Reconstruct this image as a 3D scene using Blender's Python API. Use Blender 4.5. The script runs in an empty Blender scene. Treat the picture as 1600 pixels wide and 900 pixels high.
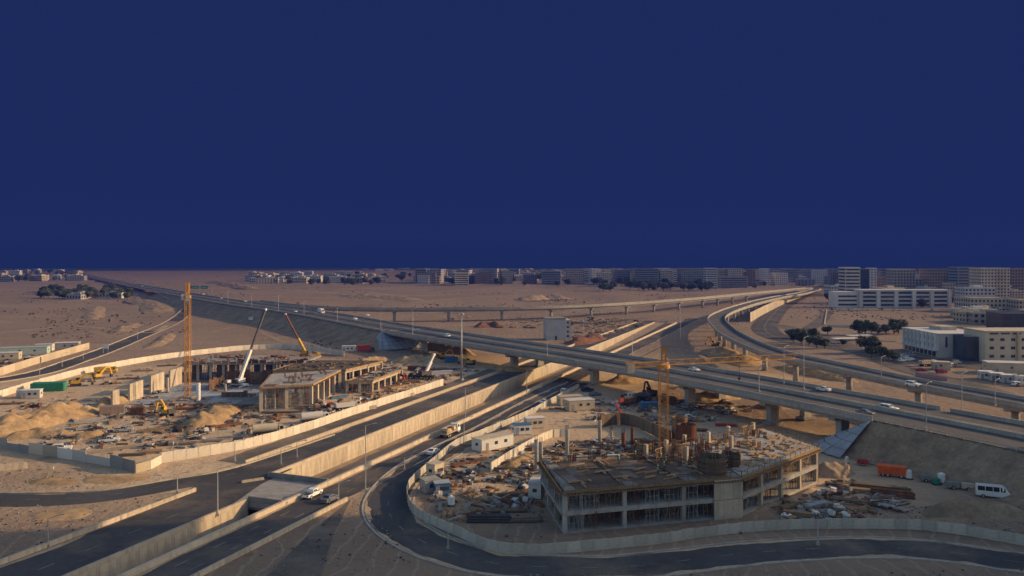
import bpy, bmesh, math, random
import numpy as np
from mathutils import Vector, Matrix, noise as mnoise
random.seed(7)
R = math.radians
sc = bpy.context.scene
col = sc.collection

# ------------------------------------------------------------------ camera, sky, sun, exposure
FPX, CH, HZ = 1256.0, 50.0, 400.0          # focal length in photo pixels, camera height, horizon row
cam_d = bpy.data.cameras.new('camera'); cam = bpy.data.objects.new('camera', cam_d); col.objects.link(cam)
cam.location = (0, 0, CH); cam.rotation_euler = (R(90), 0, 0)
cam_d.sensor_width = 36.0; cam_d.lens = 36.0 * FPX / 1600.0; cam_d.shift_y = -50.0 / 1600.0
cam_d.clip_start = 0.5; cam_d.clip_end = 12000
sc.camera = cam

SUN_AZ, SUN_EL = 82.0, 18.0                # azimuth right of the view direction (+Y)
EXPOSURE = 0.35
w = bpy.data.worlds.new('World'); sc.world = w; w.use_nodes = True
wn = w.node_tree.nodes; wl = w.node_tree.links
sky = wn.new('ShaderNodeTexSky'); sky.sky_type = 'NISHITA'; sky.sun_disc = False
sky.sun_elevation = R(SUN_EL); sky.sun_rotation = R(SUN_AZ)
sky.air_density = 1.2; sky.dust_density = 2.0; sky.ozone_density = 1.5
wl.new(sky.outputs[0], wn['Background'].inputs['Color'])
wn['Background'].inputs['Strength'].default_value = 0.13
sun_d = bpy.data.lights.new('sun', 'SUN'); sun = bpy.data.objects.new('sun', sun_d); col.objects.link(sun)
sun_d.energy = 4.2; sun_d.angle = R(0.6); sun_d.color = (1.0, 0.67, 0.35)
sdir = Vector((math.sin(R(SUN_AZ)) * math.cos(R(SUN_EL)), math.cos(R(SUN_AZ)) * math.cos(R(SUN_EL)), math.sin(R(SUN_EL))))
sun.rotation_euler = sdir.to_track_quat('Z', 'Y').to_euler(); sun.location = (300, 80, 200)
vs = sc.view_settings
vs.view_transform = 'Standard'; vs.look = 'None'; vs.exposure = EXPOSURE; vs.gamma = 1.0; vs.use_curve_mapping = False
sc.cycles.max_bounces = 5; sc.cycles.diffuse_bounces = 3; sc.cycles.glossy_bounces = 2
sc.cycles.transmission_bounces = 2; sc.cycles.volume_bounces = 0; sc.cycles.transparent_max_bounces = 6

def G(px, py, z=0.0):
    """world point whose picture is at (px, py) of the photograph when it lies at height z"""
    Y = FPX * (CH - z) / (py - HZ)
    return Vector(((px - 800.0) * Y / FPX, Y, z))

# ------------------------------------------------------------------ materials
MATS = {}
def mat(name, c, rough=0.85, var=0.18, scale=0.6, fine=6.0, bump=0.15, metal=0.0, spec=0.3, rnd=0.12, stretch=None, c2=None, dust=None, streak=None):
    if name in MATS: return MATS[name]
    m = bpy.data.materials.new(name); m.use_nodes = True
    nt = m.node_tree; N = nt.nodes; L = nt.links
    b = N['Principled BSDF']
    tc = N.new('ShaderNodeTexCoord')
    src = tc.outputs['Object']
    if stretch:
        mp = N.new('ShaderNodeMapping'); mp.inputs['Scale'].default_value = stretch; L.new(src, mp.inputs[0]); src = mp.outputs[0]
    n1 = N.new('ShaderNodeTexNoise'); n1.inputs['Scale'].default_value = scale; n1.inputs['Detail'].default_value = 5; n1.inputs['Roughness'].default_value = 0.65
    L.new(src, n1.inputs['Vector'])
    n2 = N.new('ShaderNodeTexNoise'); n2.inputs['Scale'].default_value = fine; n2.inputs['Detail'].default_value = 3
    L.new(src, n2.inputs['Vector'])
    mx = N.new('ShaderNodeMix'); mx.data_type = 'RGBA'
    lo = tuple(x * (1 - var) for x in c); hi = c2 if c2 else tuple(min(1, x * (1 + var)) for x in c)
    mx.inputs['A'].default_value = (*lo, 1); mx.inputs['B'].default_value = (*hi, 1)
    mr = N.new('ShaderNodeMapRange'); mr.inputs['From Min'].default_value = 0.3; mr.inputs['From Max'].default_value = 0.7
    L.new(n1.outputs[0], mr.inputs[0]); L.new(mr.outputs[0], mx.inputs['Factor'])
    m2 = N.new('ShaderNodeMix'); m2.data_type = 'RGBA'; m2.blend_type = 'MULTIPLY'; m2.inputs['Factor'].default_value = min(1, var * 2)
    L.new(mx.outputs['Result'], m2.inputs['A'])
    mr2 = N.new('ShaderNodeMapRange'); mr2.inputs['From Min'].default_value = 0.3; mr2.inputs['From Max'].default_value = 0.7; mr2.inputs['To Min'].default_value = 0.72; mr2.inputs['To Max'].default_value = 1.2
    L.new(n2.outputs[0], mr2.inputs[0]); L.new(mr2.outputs[0], m2.inputs['B'])
    oi = N.new('ShaderNodeObjectInfo'); hv = N.new('ShaderNodeHueSaturation')
    mr3 = N.new('ShaderNodeMapRange'); mr3.inputs['To Min'].default_value = 1 - rnd; mr3.inputs['To Max'].default_value = 1 + rnd
    fin = m2.outputs['Result']
    for lay, st in ((dust, None), (streak, (1, 1, .12))):
        if not lay: continue
        dc, dsc, dlo, dhi, damt = lay
        mp2 = N.new('ShaderNodeMapping'); mp2.inputs['Scale'].default_value = st or (1, 1, 1); L.new(tc.outputs['Object'], mp2.inputs[0])
        n3 = N.new('ShaderNodeTexNoise'); n3.inputs['Scale'].default_value = dsc; n3.inputs['Detail'].default_value = 7; n3.inputs['Roughness'].default_value = .7; L.new(mp2.outputs[0], n3.inputs['Vector'])
        mr4 = N.new('ShaderNodeMapRange'); mr4.inputs['From Min'].default_value = dlo; mr4.inputs['From Max'].default_value = dhi; mr4.inputs['To Max'].default_value = damt; L.new(n3.outputs[0], mr4.inputs[0])
        m3 = N.new('ShaderNodeMix'); m3.data_type = 'RGBA'; L.new(mr4.outputs[0], m3.inputs['Factor']); L.new(fin, m3.inputs['A']); m3.inputs['B'].default_value = (*dc, 1); fin = m3.outputs['Result']
    L.new(oi.outputs['Random'], mr3.inputs[0]); L.new(mr3.outputs[0], hv.inputs['Value']); L.new(fin, hv.inputs['Color'])
    L.new(hv.outputs[0], b.inputs['Base Color'])
    b.inputs['Roughness'].default_value = rough; b.inputs['Metallic'].default_value = metal
    b.inputs['Specular IOR Level'].default_value = spec
    if bump:
        bp = N.new('ShaderNodeBump'); bp.inputs['Strength'].default_value = bump; bp.inputs['Distance'].default_value = 0.1
        L.new(n2.outputs[0], bp.inputs['Height']); L.new(bp.outputs[0], b.inputs['Normal'])
    MATS[name] = m
    return m

def ground_material():
    m = bpy.data.materials.new('desert_sand'); m.use_nodes = True
    nt = m.node_tree; N = nt.nodes; L = nt.links; b = N['Principled BSDF']
    tc = N.new('ShaderNodeTexCoord')
    def noise(scale, detail=6, rough=0.6, st=None, rot=0):
        mp = N.new('ShaderNodeMapping'); mp.inputs['Scale'].default_value = st or (1, 1, 1); mp.inputs['Rotation'].default_value = (0, 0, rot)
        L.new(tc.outputs['Object'], mp.inputs[0])
        n = N.new('ShaderNodeTexNoise'); n.inputs['Scale'].default_value = scale; n.inputs['Detail'].default_value = detail; n.inputs['Roughness'].default_value = rough
        L.new(mp.outputs[0], n.inputs['Vector']); return n.outputs[0]
    def ramp(src, a, bb, ta=0, tb=1):
        r = N.new('ShaderNodeMapRange'); r.inputs['From Min'].default_value = a; r.inputs['From Max'].default_value = bb
        r.inputs['To Min'].default_value = ta; r.inputs['To Max'].default_value = tb; L.new(src, r.inputs[0]); return r.outputs[0]
    def mix(f, a, bb, mode='MIX'):
        x = N.new('ShaderNodeMix'); x.data_type = 'RGBA'; x.blend_type = mode
        for k, v in (('Factor', f), ('A', a), ('B', bb)):
            if hasattr(v, 'links') or hasattr(v, 'is_linked'): L.new(v, x.inputs[k])
            elif isinstance(v, tuple): x.inputs[k].default_value = (*v, 1)
            else: x.inputs[k].default_value = v
        return x.outputs['Result']
    at = N.new('ShaderNodeAttribute'); at.attribute_name = 'graded_shade_mix'
    plain = mix(ramp(noise(0.008), 0.35, 0.65), (0.27, 0.190, 0.135), (0.35, 0.252, 0.180))  # browner tone for the plain: the far dimming is put into colour
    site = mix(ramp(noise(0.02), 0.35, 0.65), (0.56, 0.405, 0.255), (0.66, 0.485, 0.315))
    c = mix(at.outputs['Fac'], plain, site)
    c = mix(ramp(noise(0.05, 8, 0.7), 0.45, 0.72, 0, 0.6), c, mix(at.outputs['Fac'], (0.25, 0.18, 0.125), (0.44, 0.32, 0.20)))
    # wind-drawn streaks and scrubby soil on the open plain
    c = mix(ramp(noise(0.02, 8, 0.72, (1, 3.2, 1), 0.25), 0.53, 0.68, 0, 0.7), c, mix(at.outputs['Fac'], (0.17, 0.128, 0.092), (0.38, 0.275, 0.18)))
    c = mix(ramp(noise(0.09, 6, 0.75, (1, 2.0, 1), -0.3), 0.57, 0.68, 0, 0.6), c, mix(at.outputs['Fac'], (0.13, 0.102, 0.076), (0.30, 0.22, 0.15)))
    # wheel tracks
    wv = N.new('ShaderNodeTexWave'); wv.inputs['Scale'].default_value = 0.09; wv.inputs['Distortion'].default_value = 14; wv.inputs['Detail'].default_value = 3; wv.inputs['Detail Scale'].default_value = 0.5
    L.new(tc.outputs['Object'], wv.inputs['Vector'])
    c = mix(ramp(wv.outputs[1], 0.9, 1.0, 0, 0.28), c, (0.60, 0.46, 0.31))
    c = mix(ramp(noise(0.9, 5, 0.7), 0.35, 0.7, 0.0, 0.45), c, mix(at.outputs['Fac'], (0.24, 0.178, 0.125), (0.42, 0.31, 0.205)))
    L.new(c, b.inputs['Base Color']); b.inputs['Roughness'].default_value = 0.95; b.inputs['Specular IOR Level'].default_value = 0.1
    bp = N.new('ShaderNodeBump'); bp.inputs['Strength'].default_value = 0.9; bp.inputs['Distance'].default_value = 0.9
    L.new(noise(0.35, 8, 0.7), bp.inputs['Height']); L.new(bp.outputs[0], b.inputs['Normal'])
    MATS['desert_sand'] = m; return m

def plain_emit(name, c):
    m = bpy.data.materials.new(name); m.use_nodes = True; N = m.node_tree.nodes; N.clear()
    e = N.new('ShaderNodeEmission'); e.inputs[0].default_value = (*c, 1); o = N.new('ShaderNodeOutputMaterial')
    m.node_tree.links.new(e.outputs[0], o.inputs[0]); MATS[name] = m; return m

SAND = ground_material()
HEAP = mat('heaped_sand', (0.38, 0.255, 0.135), 0.95, 0.3, 0.3, 1.5, 1.0, spec=0.1, dust=((.24, .165, .10), .4, .5, .7, .7))
SOIL = mat('graded_soil', (0.34, 0.245, 0.16), 0.95, 0.32, 0.12, 1.2, 0.9, spec=0.1, dust=((.17, .125, .085), .25, .48, .7, .8))
ASPH = mat('asphalt', (0.062, 0.060, 0.060), 0.85, 0.28, 0.05, 0.9, 0.1, spec=0.3, rnd=0.05, dust=((.26, .19, .125), .045, .5, .75, .75))
ASPH2 = mat('dusty_asphalt', (0.13, 0.112, 0.095), 0.9, 0.3, 0.06, 0.7, 0.1, spec=0.2, rnd=0.05, dust=((.30, .22, .15), .06, .47, .72, .55))
DECKA = mat('bridge_asphalt', (0.10, 0.093, 0.088), 0.85, 0.22, 0.07, 0.9, 0.1, spec=0.3, rnd=0.03, dust=((.22, .18, .14), .05, .5, .75, .6))
CONC = mat('concrete', (0.36, 0.335, 0.30), 0.9, 0.18, 0.35, 3.0, 0.2, streak=((.15, .125, .10), .5, .5, .75, .7))
CONCL = mat('pale_concrete', (0.48, 0.40, 0.30), 0.9, 0.15, 0.35, 3.0, 0.2, streak=((.15, .125, .10), .5, .5, .75, .7))
CONCD = mat('weathered_concrete', (0.24, 0.225, 0.205), 0.9, 0.25, 0.3, 3.0, 0.25)
PAVED = mat('blue_grey_paving', (0.31, 0.335, 0.36), 0.9, 0.18, 0.3, 2.5, 0.2)
WHITE = mat('white_paint', (0.72, 0.70, 0.66), 0.6, 0.10, 0.4, 4.0, 0.05)
HOARD = mat('white_hoarding', (0.62, 0.555, 0.46), 0.7, 0.16, 0.35, 3.0, 0.08, rnd=0.10)
LINE = mat('line_paint', (0.24, 0.225, 0.20), 0.85, 0.45, 0.3, 2.0, 0.0)
STEEL = mat('galvanised_steel', (0.42, 0.42, 0.42), 0.5, 0.12, 1.0, 6.0, 0.05, metal=0.4)
DSTEEL = mat('dark_steel', (0.07, 0.068, 0.066), 0.6, 0.25, 1.0, 6.0, 0.1, metal=0.3)
RUST = mat('rusty_steel', (0.17, 0.075, 0.04), 0.85, 0.4, 0.9, 6.0, 0.3)
TIMB = mat('timber', (0.30, 0.195, 0.105), 0.85, 0.3, 0.8, 7.0, 0.2, rnd=0.3)
TIMBD = mat('old_timber', (0.16, 0.115, 0.075), 0.9, 0.3, 0.8, 7.0, 0.2, rnd=0.3)
PLY = mat('formwork_plywood', (0.115, 0.078, 0.052), 0.75, 0.3, 0.3, 3.0, 0.1, rnd=0.2)
CRANE = mat('crane_orange', (0.58, 0.27, 0.045), 0.55, 0.22, 0.8, 5.0, 0.05)
YELL = mat('machine_yellow', (0.62, 0.36, 0.04), 0.55, 0.22, 0.8, 5.0, 0.05)
RED = mat('machine_red', (0.42, 0.05, 0.035), 0.55, 0.2, 0.8, 5.0, 0.05)
ORNG = mat('skip_orange', (0.60, 0.11, 0.025), 0.6, 0.2, 0.8, 5.0, 0.05)
BLUE = mat('site_blue', (0.06, 0.16, 0.28), 0.6, 0.2, 0.8, 5.0, 0.05)
GREEN = mat('tarpaulin_green', (0.03, 0.20, 0.11), 0.7, 0.2, 0.6, 5.0, 0.2)
SIGNG = mat('sign_green', (0.02, 0.22, 0.13), 0.5, 0.08, 0.5, 4.0, 0.0)
RUBB = mat('tyre_rubber', (0.02, 0.02, 0.02), 0.9, 0.2, 2.0, 9.0, 0.05)
GLASS = mat('tinted_glass', (0.02, 0.024, 0.03), 0.08, 0.1, 0.5, 4.0, 0.0, spec=0.6)
BGLASS = mat('window_glass', (0.05, 0.06, 0.075), 0.12, 0.3, 0.3, 2.0, 0.0, spec=0.6, rnd=0.3)
PWHITE = mat('car_white', (0.78, 0.77, 0.74), 0.3, 0.06, 0.5, 4.0, 0.0, spec=0.5)
PGREY = mat('car_grey', (0.16, 0.165, 0.17), 0.3, 0.08, 0.5, 4.0, 0.0, spec=0.5)
PDARK = mat('car_dark', (0.035, 0.04, 0.05), 0.25, 0.1, 0.5, 4.0, 0.0, spec=0.5)
PSILV = mat('car_silver', (0.45, 0.45, 0.45), 0.3, 0.06, 0.5, 4.0, 0.0, metal=0.3, spec=0.5)
PRED = mat('car_red', (0.35, 0.03, 0.025), 0.3, 0.1, 0.5, 4.0, 0.0, spec=0.5)
LAMPL = mat('headlamp_lens', (0.7, 0.7, 0.65), 0.15, 0.05, 1, 4, 0.0, spec=0.6)
LAMPR = mat('tail_lens', (0.4, 0.02, 0.015), 0.2, 0.05, 1, 4, 0.0, spec=0.6)
BARK = mat('bark', (0.12, 0.085, 0.055), 0.95, 0.3, 2.0, 8.0, 0.4)
LEAF = mat('leaf_green', (0.088, 0.108, 0.044), 0.8, 0.45, 0.5, 2.5, 0.0, rnd=0.25)
LEAF2 = mat('dusty_leaf', (0.100, 0.112, 0.058), 0.85, 0.45, 0.5, 2.5, 0.0, rnd=0.25)
SCRUB = mat('scrub', (0.10, 0.085, 0.05), 0.95, 0.35, 0.1, 2.0, 0.0)
CREAM = mat('cream_render', (0.52, 0.44, 0.33), 0.9, 0.14, 0.15, 2.0, 0.08, rnd=0.22)
PALE = mat('pale_render', (0.60, 0.57, 0.53), 0.9, 0.12, 0.15, 2.0, 0.08, rnd=0.18)
GREYR = mat('grey_render', (0.30, 0.29, 0.28), 0.9, 0.15, 0.15, 2.0, 0.08, rnd=0.2)
BROWNR = mat('brown_render', (0.30, 0.22, 0.17), 0.9, 0.15, 0.15, 2.0, 0.08, rnd=0.2)
TAN = mat('tan_block', (0.48, 0.40, 0.29), 0.9, 0.18, 0.3, 2.0, 0.1)
VEST = mat('hi_vis_vest', (0.30, 0.42, 0.05), 0.8, 0.1, 2, 9, 0.0)
TROUS = mat('work_trousers', (0.05, 0.06, 0.10), 0.9, 0.2, 2, 9, 0.0)
SKIN = mat('skin', (0.30, 0.17, 0.10), 0.6, 0.1, 2, 9, 0.0)
HELM = mat('helmet_white', (0.75, 0.74, 0.70), 0.4, 0.05, 2, 9, 0.0)

# ------------------------------------------------------------------ mesh helpers
class MB:
    def __init__(s): s.v = []; s.f = []
    def quad(s, a, b, c, d):
        n = len(s.v); s.v += [tuple(a), tuple(b), tuple(c), tuple(d)]; s.f.append((n, n+1, n+2, n+3)); return s
    def box(s, c, d, rz=0.0, top=None):
        n = len(s.v); hx, hy, hz = d[0]/2, d[1]/2, d[2]/2; cs, sn = math.cos(rz), math.sin(rz)
        tx, ty = top if top else (1, 1)
        for z, kx, ky in ((-hz, 1, 1), (hz, tx, ty)):
            for x, y in ((-hx, -hy), (hx, -hy), (hx, hy), (-hx, hy)):
                x *= kx; y *= ky
                s.v.append((c[0] + x*cs - y*sn, c[1] + x*sn + y*cs, c[2] + z))
        s.f += [(n+3, n+2, n+1, n), (n+4, n+5, n+6, n+7), (n, n+1, n+5, n+4), (n+1, n+2, n+6, n+5), (n+2, n+3, n+7, n+6), (n+3, n, n+4, n+7)]
        return s
    def bar(s, p, q, wd, ht=None):
        ht = ht or wd; p = Vector(p); q = Vector(q); d = (q - p)
        if d.length < 1e-6: return s
        d.normalize(); up = Vector((0, 0, 1)) if abs(d.z) < 0.95 else Vector((1, 0, 0))
        a = d.cross(up).normalized() * wd/2; b = a.cross(d).normalized() * ht/2
        n = len(s.v)
        for e in (p, q):
            for k in (-a-b, a-b, a+b, -a+b): s.v.append(tuple(e + k))
        s.f += [(n, n+1, n+2, n+3), (n+7, n+6, n+5, n+4), (n, n+4, n+5, n+1), (n+1, n+5, n+6, n+2), (n+2, n+6, n+7, n+3), (n+3, n+7, n+4, n)]
        return s
    def tube(s, p, q, r, r2=None, k=10):
        r2 = r if r2 is None else r2; p = Vector(p); q = Vector(q); d = (q - p).normalized()
        up = Vector((0, 0, 1)) if abs(d.z) < 0.95 else Vector((1, 0, 0))
        a = d.cross(up).normalized(); b = a.cross(d).normalized(); n = len(s.v)
        for e, rr in ((p, r), (q, r2)):
            for i in range(k):
                t = 2*math.pi*i/k; s.v.append(tuple(e + a*(rr*math.cos(t)) + b*(rr*math.sin(t))))
        for i in range(k): j = (i+1) % k; s.f.append((n+i, n+j, n+k+j, n+k+i))
        s.f.append(tuple(n+i for i in range(k))[::-1]); s.f.append(tuple(n+k+i for i in range(k)))
        return s
    def prism(s, poly, z0, z1):
        n = len(s.v); k = len(poly)
        s.v += [(p[0], p[1], z0) for p in poly] + [(p[0], p[1], z1) for p in poly]
        s.f.append(tuple(range(n+k-1, n-1, -1))); s.f.append(tuple(range(n+k, n+2*k)))
        for i in range(k): j = (i+1) % k; s.f.append((n+i, n+j, n+k+j, n+k+i))
        return s
    def mesh(s, name, m, smooth=False):
        me = bpy.data.meshes.new(name); me.from_pydata(s.v, [], s.f); me.materials.append(m)
        if smooth: me.polygons.foreach_set('use_smooth', [True]*len(me.polygons))
        me.update(); return me
    def build(s, name, m, parent=None, smooth=False):
        return obj(name, s.mesh(name, m, smooth), parent)
def obj(name, me, parent=None):
    o = bpy.data.objects.new(name, me); col.objects.link(o); o.parent = parent; return o
def tag(o, label=None, cat=None, group=None, kind=None):
    if label: o['label'] = label
    if cat: o['category'] = cat
    if group: o['group'] = group
    if kind: o['kind'] = kind
    return o
def thing(name, label, cat, loc=(0, 0, 0), rz=0.0, group=None):
    o = bpy.data.objects.new(name, None); o.empty_display_size = 0.3; col.objects.link(o)
    o.location = loc; o.rotation_euler = (0, 0, rz); return tag(o, label, cat, group)
def copy_tree(root, parent=None):
    c = root.copy(); col.objects.link(c); c.parent = parent
    for ch in root.children: copy_tree(ch, c)
    return c
def place(root, used, loc, rz, label, group=None, sc_=None):
    o = root if not used else copy_tree(root)
    o.location = loc; o.rotation_euler = (0, 0, rz); o['label'] = label
    if group: o['group'] = group
    if sc_: o.scale = sc_
    return o
ORD = ['first', 'second', 'third', 'fourth', 'fifth', 'sixth', 'seventh', 'eighth', 'ninth', 'tenth', 'eleventh', 'twelfth', 'thirteenth', 'fourteenth', 'fifteenth', 'sixteenth', 'seventeenth', 'eighteenth', 'nineteenth', 'twentieth']
def ordw(n):
    if n < 20: return ORD[n]
    if n >= 99: return 'hundred-and-' + ordw(n-100) if n > 99 else 'hundredth'
    t = ['', '', 'twenty', 'thirty', 'forty', 'fifty', 'sixty', 'seventy', 'eighty', 'ninety'][(n+1)//10]
    u = (n+1) % 10
    return (t[:-1] + 'ieth') if u == 0 else t + '-' + ORD[u-1]

# polyline tools (lists of Vector)
def smooth_pts(pts, step=6.0):
    out = []
    P = [pts[0]*2 - pts[1]] + list(pts) + [pts[-1]*2 - pts[-2]]
    for i in range(1, len(P)-2):
        a, b, c, d = P[i-1], P[i], P[i+1], P[i+2]
        n = max(1, int((c-b).length/step))
        for k in range(n):
            t = k/n
            out.append(0.5*((2*b) + (c-a)*t + (2*a-5*b+4*c-d)*t*t + (3*b-a-3*c+d)*t**3))
    out.append(P[-2].copy()); return out
def offs(pts, d, dz=0.0):
    """shift to the right of the direction of travel"""
    out = []
    for i, p in enumerate(pts):
        t = pts[min(i+1, len(pts)-1)] - pts[max(i-1, 0)]; t.z = 0; t.normalize()
        out.append(Vector((p.x + t.y*d, p.y - t.x*d, p.z + dz)))
    return out
def strip(mb, A, B, thick=0.0):
    """sheet (or slab) between two polylines of equal length"""
    n = len(mb.v); k = len(A)
    for a, b in zip(A, B): mb.v += [tuple(a), tuple(b)]
    for i in range(k-1): mb.f.append((n+2*i, n+2*i+1, n+2*i+3, n+2*i+2))
    if thick:
        m = len(mb.v)
        for a, b in zip(A, B): mb.v += [(a.x, a.y, a.z-thick), (b.x, b.y, b.z-thick)]
        for i in range(k-1):
            mb.f.append((m+2*i+2, m+2*i+3, m+2*i+1, m+2*i))
            mb.f.append((n+2*i, n+2*i+2, m+2*i+2, m+2*i)); mb.f.append((n+2*i+3, n+2*i+1, m+2*i+1, m+2*i+3))
        mb.f.append((n, m, m+1, n+1)); e = 2*(k-1); mb.f.append((n+e+1, m+e+1, m+e, n+e))
    return mb
def ribbon(name, pts, wl_, wr_, m, dz, kind='structure'):
    mb = MB(); strip(mb, offs(pts, -wl_, dz), offs(pts, wr_, dz)); o = mb.build(name, m)
    if kind: o['kind'] = kind
    return o
def wall_mesh(mb, pts, h, t, dz=0.0, taper=1.0):
    A = offs(pts, -t/2, dz + h); B = offs(pts, t/2, dz + h); return strip(mb, A, B, h)
def walk(pts, step):
    """evenly spaced (point, heading) along a polyline"""
    res = []; acc = 0.0; need = step/2
    for a, b in zip(pts, pts[1:]):
        L = (b-a).length
        while need <= acc + L:
            t = (need-acc)/L; p = a.lerp(b, t); res.append((p, math.atan2(b.y-a.y, b.x-a.x))); need += step
        acc += L
    return res
def panels(parent, pts, step, h, t, m, name='panel', gap=0.06, jitter=0.0, dz=0.0, rib=False):
    mb = MB().box((0, 0, h/2), (step-gap, t, h))
    if rib: mb.box((step/2-gap/2, 0, h/2-0.02), (0.14, t+0.10, h-0.04))
    me = mb.mesh(name, m)
    for p, a in walk(pts, step):
        o = obj(name, me, parent)
        o.location = (p.x, p.y, p.z + dz + random.uniform(-1, 1)*jitter*0.6)
        o.rotation_euler = (random.uniform(-1, 1)*jitter*0.25, 0, a + random.uniform(-1, 1)*jitter*0.2)
def dashes(mb, pts, step, ln, wd, dz):
    for p, a in walk(pts, step):
        c, s = math.cos(a), math.sin(a); hx, hy = ln/2, wd/2
        mb.quad(*[(p.x + x*c - y*s, p.y + x*s + y*c, p.z + dz) for x, y in ((-hx, -hy), (hx, -hy), (hx, hy), (-hx, hy))])

# ------------------------------------------------------------------ road corridor frame: s along, o to the right of the median wall
U = Vector((0.3593, 0.9332, 0)); NR = Vector((0.9332, -0.3593, 0)); O0 = Vector((-108, 0, 0))
def P(s, o, z=0.0): return O0 + U*s + NR*o + Vector((0, 0, z))
def toSO(x, y):
    dx, dy = x+108, y
    return dx*0.3593 + dy*0.9332, dx*0.9332 - dy*0.3593
OW, OB, OA, OF, OE = -15.9, -7.9, -23.3, -28.5, 10.3
S0, S1, S2, S3 = 40.0, 172.0, 189.0, 640.0       # trench: south end, cross slab, north end
def floor_z(s):
    if s < 130: return -4.1*max(0, (s-S0)/90.0)
    if s < 480: return -4.1
    return -4.1*max(0, (S3-s)/160.0)

# highway near edge in plan, far left to near right
ne_ctrl = [Vector(p) for p in [(-1480, 2640, 1), (-1005, 1884, 2), (-640, 1310, 3.5), (-422, 963, 6), (-258, 705, 8.5), (-161, 579, 8.5), (-72, 444, 8.5), (0, 346, 8.5), (50, 275, 8.5), (91, 203, 8.5), (112, 160, 8.5), (129, 110, 8.5), (140, 50, 8.5)]]
NE = smooth_pts(list(reversed(ne_ctrl)), 8.0)      # runs near right to far left, so the road lies to its right
def nidx(x, y): return min(range(len(NE)), key=lambda i: (NE[i].x-x)**2 + (NE[i].y-y)**2)
iL, iR = nidx(-72, 444), nidx(91, 203)
WTOT = 27.8

# ramp and other roads, as polylines in plan
def GP(*pp, z=0.0): return [G(a, b, z) for a, b in pp]
loop_out = smooth_pts([Vector(p) for p in [(420, 1120, 4), (330, 930, 7), (249, 782, 9), (184, 660, 9), (134, 545, 9), (114, 455, 9), (106, 385, 8.9), (106, 335, 8.8), (114, 303, 8.7), (124, 265, 8.6), (136, 232, 8.5), (150, 190, 8.5), (160, 140, 8.5)]], 6.0)
fly2 = smooth_pts([Vector(p) for p in [(-240, 735, 8.5), (-170, 650, 8.6), (-98, 613, 9), (0, 622, 9), (60, 650, 9), (109, 690, 9), (184, 770, 9), (295, 925, 8), (430, 1150, 4)]], 8.0)
ramp_right = smooth_pts(GP((905, 598), (840, 628), (770, 668), (700, 703), (645, 735), (610, 775), (614, 812), (668, 850), (770, 880), (900, 887), (1000, 884), (1200, 862), (1400, 856), (1600, 880), (1720, 905)), 3.0)
road_left = smooth_pts([Vector((-190, 172, 0)), Vector((-150, 167, 0))] + GP((0, 781), (150, 776), (275, 756), (385, 735)) + [P(230, -22)], 4.0)
west_ramp = smooth_pts([Vector((-260, 262, 0))] + GP((0, 594), (125, 562), (215, 527), (275, 500)) + [Vector((-318, 790, 1.5)), Vector((-372, 880, 4.0)), Vector((-430, 985, 6.0))], 6.0)
west_track = smooth_pts(GP((-60, 632), (0, 613), (90, 588), (175, 570), (300, 551), (420, 541)), 6.0)
city_road = smooth_pts([Vector(p) for p in [(900, 2150, 0), (544, 1395, 0), (300, 870, 0), (205, 640, 0), (168, 530, 0), (166, 465, 0), (185, 420, 0), (200, 380, 0), (222, 345, 0), (250, 318, 0), (290, 290, 0)]], 8.0)
city_road2 = smooth_pts(GP((1215, 508), (1290, 527), (1350, 552), (1420, 578), (1520, 604), (1640, 640)), 8.0)
fr_main = [P(s, 5.2) for s in range(20, 700, 12)]
fr_left = [P(s, -22) for s in range(190, 660, 12)]
fr_sw = smooth_pts([P(20, -15.6), P(60, -15.6), P(100, -15.6), P(140, -15.6), P(165, -16.2), P(182, -20.5), P(196, -22)], 5)
svc = [P(s, -34.5) for s in range(196, 420, 8)]
track_px = (([(0, 520), (120, 510), (230, 520), (262, 508)], 2.2), ([(560, 455), (640, 462), (740, 458), (860, 452)], 5), ([(640, 474), (720, 466), (800, 462), (930, 456)], 4), ([(20, 478), (110, 476), (190, 481), (260, 470)], 4), ([(330, 520), (380, 510), (450, 538)], 2), ([(430, 452), (520, 458), (600, 470)], 4), ([(1300, 500), (1400, 496), (1540, 505)], 3), ([(40, 720), (150, 706), (260, 690), (360, 684)], 1.6))
tracks = [(smooth_pts(GP(*pp), 10), wd) for pp, wd in track_px]
flat_lines = [t_[0] for t_ in tracks] + [ramp_right, road_left, west_ramp, west_track, city_road, city_road2, fr_main, fr_left, fr_sw, svc, fly2]

# ------------------------------------------------------------------ ground sheet
def spaced(lo, hi, core_lo, core_hi, d0, g, must):
    vals = list(np.arange(core_lo, core_hi, d0)); x = core_hi; d = d0
    while x < hi: vals.append(x); d *= g; x += d
    vals.append(hi); x = core_lo; d = d0
    while x > lo: x -= d; vals.append(max(x, lo)); d *= g
    vals = sorted(set(round(v, 2) for v in vals))
    vals = [v for v in vals if all(abs(v-m) > d0*0.45 for m in must)] + list(must)
    return np.array(sorted(vals))
sv = spaced(-250, 4600, 60, 420, 3.0, 1.045, [S0, S1, S2, S3])
ov = spaced(-3600, 2900, -150, 160, 3.0, 1.05, [OW, OB, 0.0])
def line_dist(X, Y, line, stride=1):
    D = np.full(X.shape, 1e9); ln = line[::stride]
    if ln[-1] is not line[-1]: ln = ln + [line[-1]]
    for a, b in zip(ln, ln[1:]):
        dx, dy = b.x-a.x, b.y-a.y; L2 = dx*dx + dy*dy + 1e-9
        t = np.clip(((X-a.x)*dx + (Y-a.y)*dy)/L2, 0, 1)
        D = np.minimum(D, np.hypot(X-a.x-t*dx, Y-a.y-t*dy))
    return D
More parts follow.
